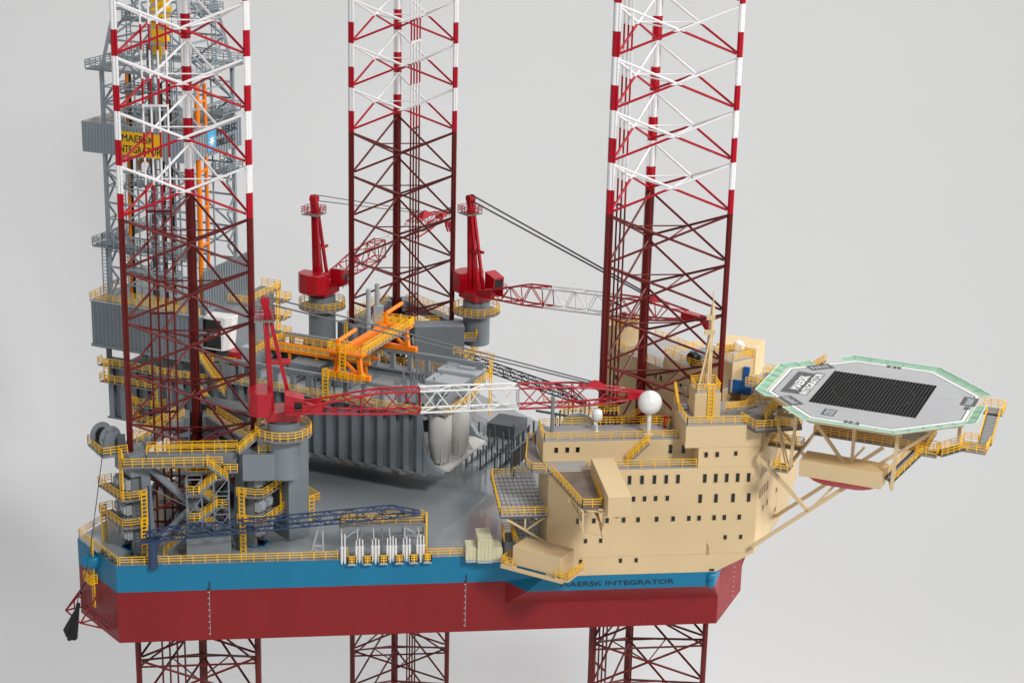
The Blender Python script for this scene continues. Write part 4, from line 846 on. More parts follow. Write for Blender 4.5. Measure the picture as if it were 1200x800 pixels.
# ------------------------------------------------------------------ living quarters
def build_quarters():
    t = thing('accommodation_block', 'beige multi-storey living quarters with rows of small dark windows', 'accommodation block', (30, -10, -1.8))
    w = lambda pts, z0, z1, n='wall', F=FN: MB(F).prism(pts, z0, z1).build(n, 'beige', t, bevel=.06)
    roof = lambda pts, z, n='roof', F=FN: MB(F).prism(pts, z, z+.08).build(n, 'roof', t)
    # lower block with raked foot at the bow
    k = 10.0/.866; dx, dy = k*.5, k*.866
    foot = [(16, -15.8, -1.8), (40.85, -15.8, -1.8), (46.4, -15.8, 1.0), (16, -15.8, 1.0)]
    MB().loft(foot, [(16, -5.8, -1.8), (43.0, -5.8, -1.8), (46.4+dx, -5.8, 1.0), (16, -5.8, 1.0)]).build('raked_foot', 'beige', t)
    w([(16, -15.8), (46.4, -15.8), (46.4+dx, -5.8), (16, -5.8)], 1.0, 14.35)
    w([(15.6, -12.2), (37.39, -12.2), (37.39, -5.75), (15.6, -5.75)], 14.36, 17.4)
    w([(37.4, -15.8), (46.4, -15.8), (46.4+dx, -5.8), (37.4, -5.8)], 14.36, 17.4)
    w([(35.4, -15.8), (46.4, -15.8), (46.4+dx, -5.8), (35.4, -5.8)], 17.42, 20.7)
    roof([(16, -15.75), (37.35, -15.75), (37.35, -12.25), (16, -12.25)], 14.37); roof([(15.65, -12.15), (35.36, -12.15), (35.36, -5.8), (15.65, -5.8)], 17.42)
    roof([(35.45, -15.75), (46.35, -15.75), (46.35+dx, -5.85), (35.45, -5.85)], 20.72)
    b = MB(FR); b.loft([(77.6, 3.96, 1.0), (77.6, 10.5, 1.0), (77.6, 15.5, 5.0), (77.6, 15.5, 20.7), (77.6, 3.96, 20.7)], [(71, 3.96, 1.0), (71, 10.5, 1.0), (71, 15.5, 5.0), (71, 15.5, 20.7), (71, 3.96, 20.7)]); b.build('bow_wall', 'beige', t)
    MB(FR).box(71, 77.55, 3.96, 15.45, 20.72, 20.8).build('roof', 'roof', t)
    w([(15.5, -15.8), (41, -15.8), (41, -5.9), (15.5, -5.9)], -1.8, 21.4, 'port_wall', FP); roof([(15.55, -15.7), (40.9, -15.7), (40.9, -5.95), (15.55, -5.95)], 21.42, 'roof', FP)
    w([(15.6, -11.5), (18.0, -11.5), (18.0, -5.85), (15.6, -5.85)], 21.51, 24.8, 'port_tower', FP); roof([(15.65, -11.4), (17.9, -11.4), (17.9, -5.9), (15.65, -5.9)], 24.81, 'roof', FP)
    w([(29.0, -14), (36.5, -14), (36.5, -5.85), (29.0, -5.85)], 21.51, 23.4, 'port_upper_wall', FP); roof([(29.05, -13.9), (36.4, -13.9), (36.4, -5.9), (29.05, -5.9)], 23.41, 'roof', FP)
    w([(37.4, -12.4), (41.6, -12.4), (41.6, -8.2), (37.4, -8.2)], 20.81, 25.4, 'port_mast_house', FP); roof([(37.5, -12.3), (41.5, -12.3), (41.5, -8.3), (37.5, -8.3)], 25.41, 'roof', FP)
    # windows: one shared pane and frame per size
    def pane(wd, ht):
        g = MB().box(-wd/2, wd/2, -.05, .1, -ht/2, ht/2).mesh('window', M['glass'])
        f = MB(); e = .07
        for a in ((-wd/2-e, -wd/2, -ht/2-e, ht/2+e), (wd/2, wd/2+e, -ht/2-e, ht/2+e), (-wd/2, wd/2, ht/2, ht/2+e), (-wd/2, wd/2, -ht/2-e, -ht/2)): f.box(a[0], a[1], -.08, .05, a[2], a[3])
        return g, f.mesh('frame', M['beige'])
    S = {'s': pane(.5, .7), 'm': pane(.55, .8), 't': pane(.55, 1.35), 'x': pane(.75, .4)}
    def win(sz, o, x, y):
        g, f = S[sz]; q = inst('window', g, frame_mx(o, x, y, (0, 0, 1)), t)
        fr = bpy.data.objects.new('frame', f); COL.objects.link(fr); fr.parent = q
    NX, NY = (1, 0, 0), (0, 1, 0)
    for X in (17.5, 19.1, 20.6): win('m', (X, -12.2, 16.2), NX, NY)
    for X in (34.1, 36.0): win('t', (X, -12.2, 16.0), NX, NY)
    for X in (38.5, 40.1): win('m', (X, -15.8, 16.4), NX, NY)
    win('s', (42.8, -15.8, 16.5), NX, NY)
    for X in (27.6, 29.4, 31.2, 32.9, 34.6, 38.5, 40.1, 41.7, 43.3, 44.9): win('t', (X, -15.8, 12.8), NX, NY)
    for X in (28.3, 29.9, 31.5, 33.2): win('m', (X, -15.8, 9.9), NX, NY)
    for X in (38.0, 40.3, 42.8, 45.1): win('t', (X, -15.8, 9.7), NX, NY)
    for X in (20.4, 22.7, 24.6, 27.0, 29.1, 31.8, 34.2, 36.5, 38.0, 40.2, 41.7, 43.9): win('m', (X, -15.8, 6.7), NX, NY)
    for X in (21.6, 23.8, 42.0, 44.3): win('s', (X, -15.8, 3.6), NX, NY)
    for X in (21.0, 26.8, 29.1): win('s', (X, -15.8, .4), NX, NY)
    win('x', (40.3, -15.8, -1.5), NX, NY)
    for v, z, s in ((-6.4, 12.9, 't'), (-5.2, 12.9, 't'), (-3.8, 12.9, 't'), (-2.5, 12.9, 't'), (-6.5, 9.7, 't'), (-5.2, 9.7, 't'), (-3.9, 9.7, 't'), (-2.5, 9.7, 't'), (-4.2, 6.8, 'm'), (-1.9, 6.8, 'm'), (3.2, 10.1, 's'), (3.1, 6.9, 's'), (3.0, 3.8, 's')):
        win(s, FR((77.6, v, z)), VX, -UX)
    pd = FP((1, 0, 0))-FP((0, 0, 0)); pn = FP((0, 1, 0))-FP((0, 0, 0))
    for X, z in ((18.4, 20.1), (18.1, 17.0), (27.4, 19.9), (28.6, 19.9), (31.9, 19.9), (33.1, 19.9)): win('m', FP((X, -5.9, z)), pd, -pn)
    # davit eye on the side wall
    m = MB(); m.loft([(39.5, -15.85, 1.2), (39.9, -15.85, 1.2), (40.0, -15.85, 2.9), (39.4, -15.85, 2.9)], [(39.6, -16.5, 1.4), (39.8, -16.5, 1.4), (39.8, -16.5, 2.5), (39.6, -16.5, 2.5)]); m.build('davit_eye', 'beige', t)
    # railings
    R = lambda pts, n='roof_railing', F=FN, **k: MB(F).rail(pts, 1.25, **k).build(n, 'yellow', t)
    R([(15.8, -6.2, 17.5), (15.8, -12.0, 17.5), (34.9, -12.0, 17.5)]); R([(15.8, -6.2, 17.5), (18.5, -6.0, 17.5), (27, -6.0, 17.5), (35.2, -6.0, 17.5)])
    R([(21.3, -15.6, 14.45), (37.2, -15.6, 14.45)], 'terrace_railing')
    R([(35.6, -6.2, 20.8), (35.6, -15.6, 20.8), (44.2, -15.6, 20.8)])
    R([(16, -5.9, 21.5), (29, -5.9, 21.5)], F=FP); R([(15.7, -5.9, 24.9), (15.7, -11.4, 24.9), (17.9, -11.4, 24.9), (17.9, -5.9, 24.9)], F=FP, closed=True, sp=1.2)
    R([(29.1, -13.8, 23.5), (29.1, -6, 23.5), (36.4, -6, 23.5), (36.4, -10, 23.5)], F=FP); R([(16, -15.5, 21.5), (29, -15.5, 21.5)], F=FP); R([(36.6, -5.9, 21.5), (40.9, -5.9, 21.5)], F=FP)
    R([(37.5, -12.3, 25.5), (41.5, -12.3, 25.5), (41.5, -8.3, 25.5), (37.5, -8.3, 25.5)], F=FP, closed=True, sp=1.3)
    for a, b in (((27.6, -13.4, 14.5), (30.6, -13.4, 17.5)),): MB().stair(a, b).build('stair_flight', 'grate', t); MB().stair_rail(a, b).build('stair_railing', 'yellow', t)
    a, b = (33.6, -6.9, 17.5), (36.4, -6.9, 20.8); 
    # aft wing walkway hung on the aft wall
    MB().prism([(13.0, -13.2), (13.6, -15.6), (16.2, -16.6), (16.2, -15.85), (15.5, -12.3), (15.5, -3.5), (14.6, -3.5)], 14.2, 14.35).build('aft_walkway', 'grate', t)
    R([(15.4, -3.5, 14.35), (14.6, -3.5, 14.35), (13.0, -13.2, 14.35), (13.6, -15.6, 14.35), (15.6, -15.9, 14.35)], 'aft_railing')
    # grey roof stair beside the mast house and the red fire post
    MB().stair((36.3, -9.2, 20.8), (36.3, -6.2, 23.2), 1.6).build('roof_stair', 'grate', t); MB().stair_rail((35.6, -9.2, 20.8), (35.6, -6.4, 23.0), .2).build('roof_stair_railing', 'yellow', t)
    MB().box(33.9, 34.3, -7.6, -7.2, 17.5, 19.4).build('fire_post', 'red', t)
    R([(30.6, -6.9, 17.5), (33.4, -6.9, 17.5), (34.8, -8.2, 17.5), (34.8, -6.4, 17.5)], 'fire_post_railing')
    R([(71.6, -5.2, 20.8), (73.6, -2.8, 20.8), (73.6, 1.8, 20.8), (76.6, 2.4, 20.8), (77.2, -2.6, 20.8)], F=FR, sp=1.2); R([(72.0, -7.6, 21.9), (74.4, -5.6, 21.9), (75.6, -3.2, 21.9)], F=FR, sp=1.0); MB(FR).prism([(72.0, -7.6), (74.4, -5.6), (75.6, -3.2), (74.4, -2.9), (71.8, -6.4)], 21.7, 21.9).build('roof_step', 'grate', t)
    R([(19, -6.0, 19.3), (27.5, -6.0, 19.3)], 'walkway_railing'); R([(28, -5.95, 17.5), (33.5, -5.95, 20.4)], 'walkway_railing')
    MB().tube((17.4, -8.4, 17.5), (17.4, -8.4, 23.0), .28, 10).build('boom_rest', 'grey', t)
    MB().tube((17.6, -15.9, 13.9), (17.6, -15.9, .6), .1, 6).build('drain_pipe', 'beige', t) if 0 else None
    return t
build_quarters()
def build_masthouse():
    t = thing('mast_house', 'small square beige tower with yellow ladder at the roof edge', 'tower', (39.1, -10.5, 20.8))
    X0, X1, Y0, Y1, z0, z1 = 37.2, 41.0, -12.6, -8.6, 20.81, 24.5
    MB().box(X0, X1, Y0, Y1, z0, z1).build('tower_wall', 'beige', t, bevel=.06); MB().box(X0+.05, X1-.05, Y0+.05, Y1-.05, z1+.01, z1+.1).build('tower_roof', 'roof', t)
    MB().rail([(X0+.1, Y0+.1, z1+.1), (X1-.1, Y0+.1, z1+.1), (X1-.1, Y1-.1, z1+.1), (X0+.1, Y1-.1, z1+.1)], 1.25, closed=True, sp=1.2).build('tower_railing', 'yellow', t)
    MB().ladder((39.5, Y0-.15, z0), (39.5, Y0-.15, z1+1.3), .75, (1, 0, 0), .5, .1).build('tower_ladder', 'yellow', t)
    m = thing('radio_mast', 'thin beige lattice radio mast standing on the small square tower', 'mast', (39.2, -10.4, 24.6))
    b = MB(); c = Vector((39.3, -10.4, 0))
    for k in range(3):
        a = k*2*PI/3+.4; p = c+Vector((.55*math.cos(a), .55*math.sin(a), 24.6)); q = c+Vector((.12*math.cos(a)+.3, .12*math.sin(a), 37)); MB().tube(p, q, .17, 6).build('mast_leg', 'beige', m)
    for k in range(8):
        z = 25+k*1.45; f = k/8; a, a2 = k*2.1, k*2.1+2.1
        p = c+Vector((.5*(1-f)*math.cos(a)+.3*f, .5*(1-f)*math.sin(a), z)); q = c+Vector((.5*(1-f)*math.cos(a2)+.3*f, .5*(1-f)*math.sin(a2), z+1.45)); MB().tube(p, q, .1, 5).build('mast_diagonal', 'beige', m)
    MB().tube((37.6, -12.2, 24.6), (39.5, -10.6, 32.8), .16, 6).build('mast_stay', 'beige', m); MB().tube((39.6, -10.4, 36), (39.6, -10.4, 39), .09, 6).build('aerial', 'beige', m)
    for z, l in ((30.3, .5), (32.6, .8), (34.8, .6)): MB().box(39.3-l, 39.7+l*.4, -10.75, -10.55, z, z+.75).build('aerial_panel', 'beige', m)
build_masthouse()
def radome(c, r, zb, zc, label, capsule=False, F=FN):
    t = thing('radome', label, 'radome', F((c[0], c[1], zb)), 'white satellite domes')
    b = MB(F)
    if capsule: b.lathe((c[0], c[1], zc), [(r*.6, -r*1.1), (r, -r*.95), (r, r*.25), (r*.93, r*.62), (r*.7, r*.92), (r*.35, r*1.08), (.01, r*1.12)], 24)
    else: b.ball((c[0], c[1], zc), r, 36)
    b.build('dome', 'white', t); MB(F).cyl(c, r*.19, zb+.1, zc-r*.9, 14).build('stalk', 'white', t); MB(F).cyl(c, r*.42, zb, zb+.12, 14).build('foot_plate', 'white', t)
radome((31.2, -10.2), 1.75, 17.5, 22.4, 'large white ball radome on a thin stalk at the roof edge')
radome((23.9, -8.5), .78, 17.5, 20.1, 'small white capsule dome left of the big ball radome', True)
radome((33.6, -17.0), .95, 22, 24.4, 'white ball dome partly hidden behind the right leg', F=FP)
def rest():
    t = thing('blue_skip', 'bright blue open box with upright chute beside the right leg', 'skip', FR((70.4, 6.3, 20.8)))
    F = FR; b = MB(F); u0, u1, v0, v1, z0, z1 = 69.2, 72.6, 3.6, 6.3, 20.82, 22.9
    b.box(u0, u1, v0, v0+.15, z0, z1); b.box(u0, u1, v1-.15, v1, z0, z1); b.box(u0, u0+.15, v0+.15, v1-.15, z0, z1); b.box(u1-.15, u1, v0+.15, v1-.15, z0, z1); b.box(u0+.15, u1-.15, v0+.15, v1-.15, z0, z1-1.0)
    b.build('skip_body', 'bluebox', t); MB(F).box(70.9, 71.8, 5.0, 5.5, z1-1, z1+1.7).build('chute', 'bluebox', t)
    o = MB(FR).box(63.2, 69.6, 16.4, 21.5, 18.8, 24.0).build('far_housing', 'beige', None, bevel=.08); tag(o, 'long plain beige housing at the back right of the living quarters', 'housing')
    t = thing('exhaust_unit', 'grey and black exhaust unit behind the right leg on the quarters roof', 'exhaust', FP((34, -9.5, 23.4)))
    MB(FP).box(33.2, 35.8, -12, -7.2, 23.5, 25.3).build('unit_body', 'grey', t, bevel=.08); MB(FP).tube((34.6, -7.2, 24.6), (34.6, -6.2, 24.6), .95, 16).build('exhaust_mouth', 'black', t)
    t = thing('winch_unit', 'small grey machine on top of the far beige tower behind the right leg', 'machine', FP((16.8, -8.5, 24.9)))
    MB(FP).box(16.1, 17.5, -10.4, -7.2, 24.95, 25.9).build('machine_body', 'grey', t, bevel=.06); MB(FP).tube((16.5, -8.4, 25.9), (16.5, -8.4, 26.9), .35, 10).build('machine_drum', 'dgrey', t); MB(FP).box(16.9, 17.4, -9.8, -9.0, 25.9, 26.8).build('machine_post', 'lgrey', t)
rest()

# ------------------------------------------------------------------ escape platforms and lifeboats
def grating(parent, pts, z, F=FN, m='grate', bars=True):
    MB(F).prism(pts, z-.12, z).build('platform_floor', 'roof', parent)
    if bars:
        xs = [p[0] for p in pts]; ys = [p[1] for p in pts]; x0, x1, y0, y1 = min(xs), max(xs), min(ys), max(ys)
        n = int((x1-x0)/.62)
        for k in range(1, n): MB(F).box(x0+(x1-x0)*k/n-.035, x0+(x1-x0)*k/n+.035, y0+.1, y1-.1, z+.004, z+.05).build('grating_bar', 'dgrey', parent)
        n = int((y1-y0)/1.3)
        for k in range(1, n): MB(F).box(x0+.1, x1-.1, y0+(y1-y0)*k/n-.05, y0+(y1-y0)*k/n+.05, z+.006, z+.04).build('grating_bar', 'dirt', parent)
def lifeboat(name, label, F, x0, x1, y0, y1, z0, z1, keel=True, slope=0.0):
    t = thing(name, label, 'lifeboat', F(((x0+x1)/2, (y0+y1)/2, z0)), 'beige covered lifeboats')
    MB(F).hexa([(x0, y0, z0), (x1, y0, z0), (x1, y1, z0), (x0, y1, z0), (x0, y0+slope*.0, z1), (x1, y0, z1), (x1, y1, z1+slope), (x0, y1, z1+slope)]).build('canopy', 'beige', t, bevel=.1)
    if keel:
        L = x1-x0 if abs(x1-x0) > abs(y1-y0) else y1-y0; along_x = abs(x1-x0) > abs(y1-y0); n = 14; rings = []
        b = MB(F)
        for k in range(n+1):
            f = k/n; s = max(.12, 1-abs(2*f-1)**4); dep = 1.5*s; hw = .49*s
            if along_x: c = x0+.3+(x1-x0-.6)*f; cy = (y0+y1)/2; W_ = (y1-y0)*hw; rings.append([(c, cy-W_, z0-.02), (c, cy-W_*.8, z0-dep*.6), (c, cy, z0-dep), (c, cy+W_*.8, z0-dep*.6), (c, cy+W_, z0-.02)])
            else: c = y0+.3+(y1-y0-.6)*f; cx = (x0+x1)/2; W_ = (x1-x0)*hw; rings.append([(cx-W_, c, z0-.02), (cx-W_*.8, c, z0-dep*.6), (cx, c, z0-dep), (cx+W_*.8, c, z0-dep*.6), (cx+W_, c, z0-.02)])
        b.add([p for r in rings for p in r], [(k*5+i, k*5+i+1, (k+1)*5+i+1, (k+1)*5+i) for k in range(n) for i in range(4)], True); b.build('keel', 'red', t)
    return t
def platforms():
    # A: high grating platform on the aft wall
    t = thing('escape_platform', 'large barred grating platform on the left wall of the living quarters', 'platform', (12.5, -8, 8), 'railed platforms hung on the quarters')
    grating(t, [(9.2, -16.4), (15.95, -16.4), (15.95, -.8), (9.6, -.8)], 8.0)
    MB().rail([(15.8, -.9, 8), (12.9, -.9, 8), (12.9, -1.6, 8), (9.5, -1.6, 8), (9.2, -16.3, 8), (15.8, -16.3, 8)], 1.25, sp=1.7).build('platform_railing', 'yellow', t)
    for Y in (-15.9, -9, -2): 
        MB().beam((9.6, Y, 7.7), (15.9, Y, 3.6), .3, .3).build('strut', 'beige', t); MB().beam((12.8, Y, 5.7), (12.8, Y, 7.8), .22, .22).build('strut', 'beige', t); MB().beam((13.0, Y, 5.6), (15.9, Y, 7.7), .22, .22).build('strut', 'beige', t)
    MB().beam((9.2, -16.2, 7.72), (15.9, -16.2, 7.72), .2, .3).build('edge_beam', 'dgrey', t); MB().beam((9.3, -16.2, 7.72), (9.6, -.9, 7.72), .2, .3).build('edge_beam', 'dgrey', t)
    # B: brown platform reaching out beside the upper lifeboat
    t = thing('escape_platform', 'brown platform jutting from the terrace beside the upper beige lifeboat box', 'platform', (19, -22, 14.3), 'railed platforms hung on the quarters')
    MB().prism([(16.1, -15.82), (22, -15.82), (21.5, -29.2), (18.6, -29.2)][::-1], 14.15, 14.3).build('platform_floor', 'dirt', t)
    MB().rail([(16.2, -15.9, 14.3), (18.7, -29.1, 14.3), (21.4, -29.1, 14.3), (21.9, -16.5, 14.3)], 1.25, sp=1.3).build('platform_railing', 'yellow', t)
    MB().beam((16.1, -15.9, 14.0), (18.6, -29.2, 14.0), .25, .35).build('edge_beam', 'beige', t)
    for a, b in (((18.9, -28.6, 14), (18.9, -28.6, 10.4)), ((21.7, -28.6, 14), (21.7, -28.6, 9.8)), ((18.9, -28.6, 10.4), (21.7, -28.6, 9.8)), ((18.9, -28.6, 10.4), (18.9, -18.0, 13.6)), ((21.7, -28.6, 9.8), (21.7, -17.5, 13.6)), ((18.9, -28.6, 13.2), (17.8, -24, 13.9)), ((18.9, -28.6, 13.9), (25.0, -30, 13.3)), ((21.7, -28.6, 12.9), (25.0, -30, 13.3)), ((17.6, -23, 13.9), (18.2, -21, 11.8)), ((18.9, -28.6, 12.0), (17.6, -25, 14.0)), ((18.9, -28.6, 13.0), (21.6, -23, 13.6)), ((21.7, -28.6, 11), (20.2, -23.5, 13.8))): MB().beam(a, b, .24, .24).build('strut', 'beige', t)
    lifeboat('lifeboat', 'beige boxed lifeboat hung high beside the brown platform', FN, 21.7, 24.9, -31.5, -17.2, 13.8, 16.8, True)
    # C: low platform with the lower lifeboat
    t = thing('escape_platform', 'low dark grating landing by the left foot of the living quarters', 'platform', (13.5, -8, 1.5), 'railed platforms hung on the quarters')
    grating(t, [(12.0, -14.5), (15.95, -14.5), (15.95, -3.5), (12.0, -3.5)], 2.4)
    MB().rail([(15.8, -3.6, 2.4), (12.0, -3.6, 2.4)], 1.25).build('platform_railing', 'yellow', t); MB().rail([(10.4, -9.5, 2.6), (11.8, -9.5, 2.6), (12.1, -14.5, 2.4), (12.6, -17, 2.4)], 1.25, sp=1.2).build('platform_railing', 'yellow', t); MB().box(10.4, 11.9, -12.5, -9.0, .02, 2.3).build('step_box', 'dgrey', t)
    for X in (10.3, 11.7): MB().rail([(X, -9.0, 2.3), (X, -12.4, 2.3)], 1.7, sp=1.2).build('gate_railing', 'yellow', t)
    F = FL((10.0, -17.9, 0), math.radians(-37))
    t2 = thing('lifeboat_cradle', 'beige cradle with yellow end rails under the low lifeboat box', 'cradle', F((5, 1, .6)))
    MB(F).box(-.6, 9.4, -.6, .0, .8, 1.15).build('cradle_beam', 'beige', t2); MB(F).box(-.6, 1.6, -.6, 3.0, 1.16, 1.35).build('end_floor', 'beige', t2); MB(F).box(8.0, 10.2, -.6, 4.4, 1.16, 1.35).build('end_floor', 'beige', t2)
    MB(F).rail([(1.3, -.5, 1.35), (-.5, -.5, 1.35), (-.5, 2.8, 1.35)], 1.25, sp=.9).build('end_railing', 'yellow', t2); MB(F).rail([(8.2, -.5, 1.35), (10.1, -.5, 1.35), (10.1, 4.2, 1.35)], 1.25, sp=.9).build('end_railing', 'yellow', t2)
    MB(F).beam((1, .9, 1.25), (8.2, .9, 1.25), .15, .2).build('keel_strip', 'red', t2); MB(F).beam((5, 2.5, 1.0), (6, 6.5, .8), .4, .4).build('cradle_strut', 'beige', t2)
    lifeboat('lifeboat', 'beige boxed lifeboat lying low at the hull edge near the deck containers', F, .9, 8.7, .1, 3.9, 1.42, 4.3, False)
platforms()

# ------------------------------------------------------------------ helideck
HU, HZ = 91.5, 25.2
def octo(a, z, skew=0): 
    R = a/math.cos(PI/8); return [(HU+R*math.cos(PI/8+k*PI/4), R*math.sin(PI/8+k*PI/4), z) for k in range(8)]
def build_helideck():
    t = thing('helideck', 'octagonal grey helicopter deck with green edge nets at the right', 'helideck', FR((HU, 0, 14)))
    MB(FR).loft(octo(13.95, HZ-.5), octo(13.95, HZ)).build('landing_deck', 'heli', t)
    MB(FR).loft(octo(13.9, HZ-.75), octo(14.12, HZ-.06)).build('edge_rim', 'beige', t)
    def ring(a0, a1, z, m, n):
        b = MB(FR); b.add(octo(a0, z)+octo(a1, z), [(k, (k+1) % 8, 8+(k+1) % 8, 8+k) for k in range(8)]); b.build(n, m, t)
    ring(13.4, 13.8, HZ+.008, 'white', 'perimeter_line'); ring(13.25, 13.4, HZ+.008, 'letter', 'perimeter_edge')
    # green safety nets, panel by panel
    gaps = {5: (0, 1, 2), 3: (2, 3, 4), 0: (3, 4)}
    A, B = octo(14.16, HZ-.05), octo(15.55, HZ+.2)
    for k in range(8):
        i0, i1 = (k+7) % 8, k                           # side facing angle 45k lies between corners k-1 and k
        for j in range(5):
            if j in ({5: (1, 2), 3: (1, 2), 0: (3, 4)}.get(k, ())): continue
            f0, f1 = j/5, (j+1)/5; L = lambda P, f: Vector(P[i0]).lerp(Vector(P[i1]), f)
            q = [L(A, f0), L(B, f0), L(B, f1), L(A, f1)]
            c = sum(q, Vector())/4; inn = [p.lerp(c, .05) for p in q]; dz = Vector((0, 0, .06))
            n = MB(FR).hexa([p-dz for p in inn]+list(inn)).build('net_panel', 'green', t)
            fr = MB(FR)
            for a, b in ((0, 1), (1, 2), (2, 3), (3, 0)): fr.beam(q[a]+dz*.3, q[b]+dz*.3, .14, .12)
            fr.build('net_frame', 'lgreen', n)
    # landing net: black slats over a brown ring
    s = 7.5
    MB(FR).box(HU-s, HU+s, -s, s, HZ+.01, HZ+.05).build('net_mat', 'netgap', t)
    b = MB(FR); n = 64; pr = lambda r, h: [(HU+r*math.cos(2*PI*i/n), r*math.sin(2*PI*i/n), HZ+h) for i in range(n)]
    b.add(pr(5.6, .115)+pr(5.8, .115), [(i, (i+1) % n, n+(i+1) % n, n+i) for i in range(n)]); b.build('aiming_ring', 'brown', t)
    me = MB().box(-.14, .14, -s, s, 0, .05).mesh('net_slat', M['netblack'])
    for k in range(31): inst('net_slat', me, frame_mx(FR((HU-s+.2+k*(2*s-.4)/30, 0, HZ+.052)), UX, VX, (0, 0, 1)), t)
    # writing
    up = -UX
    MB(FR).box(79.2, 81.7, -5.0, 5.0, HZ+.006, HZ+.02).build('name_panel', 'hpanel', t); MB(FR).box(81.7, 83.1, -5.0, 5.6, HZ+.006, HZ+.02).build('name_panel', 'hpanel', t)
    text('MAERSK', 'deck_lettering', 'white', t, FR((81.4, -3.2, HZ+.03)), VX, up, 1.35, 6.6); text('INTEGRATOR', 'deck_lettering', 'white', t, FR((83.0, -4.8, HZ+.03)), VX, up, 1.15, 10.0)
    MB(FR).box(86.8, 88.6, -11.9, -9.2, HZ+.006, HZ+.02).build('number_panel', 'hpanel', t); text('0382', 'deck_lettering', 'lgrey', t, FR((88.4, -11.7, HZ+.03)), VX, up, 1.3, 2.3)
    for o, xd, yd in (((90.4, -13.75, HZ+.03), UX, VX), ((92.6, 13.75, HZ+.03), -UX, -VX), ((105.2, -.9, HZ+.03), VX, -UX)): text('22.2', 'deck_lettering', 'letter', t, FR(o), xd, yd, .9, 2.2)
    for (cx, cy, ang) in ((81.6, -8.2, -45), (81.6, 8.4, 45), (104.5, 2.8, 90)):
        F = FL((cx, cy, 0), math.radians(ang), FR)
        p = MB(F).box(-1.9, 1.9, -1.05, 1.05, HZ+.012, HZ+.024).build('corner_panel', 'hpanel', t)
        for k in range(5): MB(F).box(-1.5+k*.6, -1.15+k*.6, -.5, .5-.2*(k % 2), HZ+.026, HZ+.034).build('panel_mark', 'lgrey', p)
    # supports
    be = lambda a, b, w=.5, n='support_strut': MB(FR).beam(a, b, w, w).build(n, 'beige', t)
    for u in (82, 88.5, 94.5, 101): be((u, -12.2 if 84 < u < 99 else -8.5, HZ-1.0), (u, 12.2 if 84 < u < 99 else 8.5, HZ-1.0), .55, 'deck_beam')
    for v in (-11, -4, 4, 11): be((79 if abs(v) < 5 else 85, v, HZ-1.5), (104 if abs(v) < 5 else 98, v, HZ-1.5), .5, 'deck_beam')
    for v in (-8.2, 8.2):
        be((97.4, v*1.3, HZ-1), (97.2, v*1.3, 15.4), .45); be((90.9, v, HZ-1), (90.9, v, 16.2), .42); be((83.2, v*1.3, HZ-1), (82.8, v*1.3, 16.2), .42)
        be((84.2, v, HZ-1.2), (90.5, v, 16.4), .42); be((101.8, v, HZ-1.2), (93.0, v, 16.4), .42); be((79.5, v*.9, HZ-3), (82.4, v*1.3, 16.4), .42)
    be((97.2, -10.7, 15.5), (95.9, -6.4, 15.3), .3); be((83.4, 10, 16), (97.2, 10, 15.4), .35)
    for v, dz in ((-9, 0), (3.2, 0)):
        be((77.7, v, 2.6), (93, v, 16.3), .5, 'raking_brace'); be((77.7, v, 16.4), (85.4, v, 9.6), .5, 'raking_brace'); be((86.0, v, 10.1), (90.2, v, 15.8), .35, 'raking_brace')
    be((77.75, -9, 16.6), (77.75, 3.2, 16.6), .4, 'wall_beam'); be((82.5, -11, 16.3), (82.5, 11, 16.3), .4)
    for a, b in (((79.6, -3, HZ-1.2), (78, -8, 16.6)), ((80, 4, HZ-1.4), (77.8, 10, 17)), ((80, 0, HZ-1.4), (77.8, -5, 18)), ((80.5, 8, HZ-1.4), (77.8, 3, 18))): be(a, b, .35)
    # galleries, stairs and their rails
    def gal(pts, z, closed=False, path=None, n='gallery'):
        MB(FR).prism(pts, z-.2, z).build(n, 'grate', t); MB(FR).rail([(a, b, z) for a, b in (path or pts)], 1.25, closed=closed, sp=1.2).build(n+'_railing', 'yellow', t)
    gal([(86, 1.6), (98, 1.6), (98, 3.2), (86, 3.2)], 17.2, True); gal([(87, 6), (100, 6), (100, 7.6), (87, 7.6)], 20.2, True); gal([(78, -5.0), (82.8, -5.0), (82.8, -3.2), (78, -3.2)], 16.9, True)
    gal([(84, -3.0), (100, -3.0), (100, 5.2), (84, 5.2)], 18.9, True); gal([(90, 8.5), (98, 8.5), (98, 10), (90, 10)], 17.2, True)  # the first, wide slab is added to block the white backdrop showing through
    gal([(78.2, 8), (84, 8), (84, 10), (78.2, 10)], 21, True)
    gal([(81.0, -12.8), (83.0, -12.8), (83.0, -9.6), (81.0, -9.6)], 16.3, path=[(81, -9.6), (81, -12.8), (83, -12.8)])
    gal([(99.4, -7.4), (102.3, -7.4), (102.3, -4.6), (99.4, -4.6)], 20.0, True, n='landing'); gal([(104.6, -3.6), (108.3, -3.6), (108.3, .4), (104.6, .4)], 20.2, path=[(106.6, .4), (104.6, .4), (104.6, -3.6), (108.3, -3.6), (108.3, .4)], n='landing'); gal([(105.9, 5.4), (108.8, 5.4), (108.8, 8.4), (105.9, 8.4)], 23.0, path=[(105.7, 5.4), (106.5, 5.4)], n='landing')
    MB(FR).rail([(108.8, 5.4, 23.0), (108.8, 8.4, 23.0), (105.7, 8.4, 23.0)], 1.25, sp=1.1).build('landing_railing', 'yellow', t)
    for a, b in (((107.6, .2, 20.2), (107.6, 5.5, 23.0)), ((102.2, -6.2, 20.0), (104.8, -2.8, 20.3)), ((96.6, -10.2, 16.6), (99.6, -6.6, 20.0))):
        MB(FR).stair(a, b, 1.7, n=18).build('stair_flight', 'dgrey', t); MB(FR).stair_rail(a, b, 1.8).build('stair_railing', 'yellow', t)
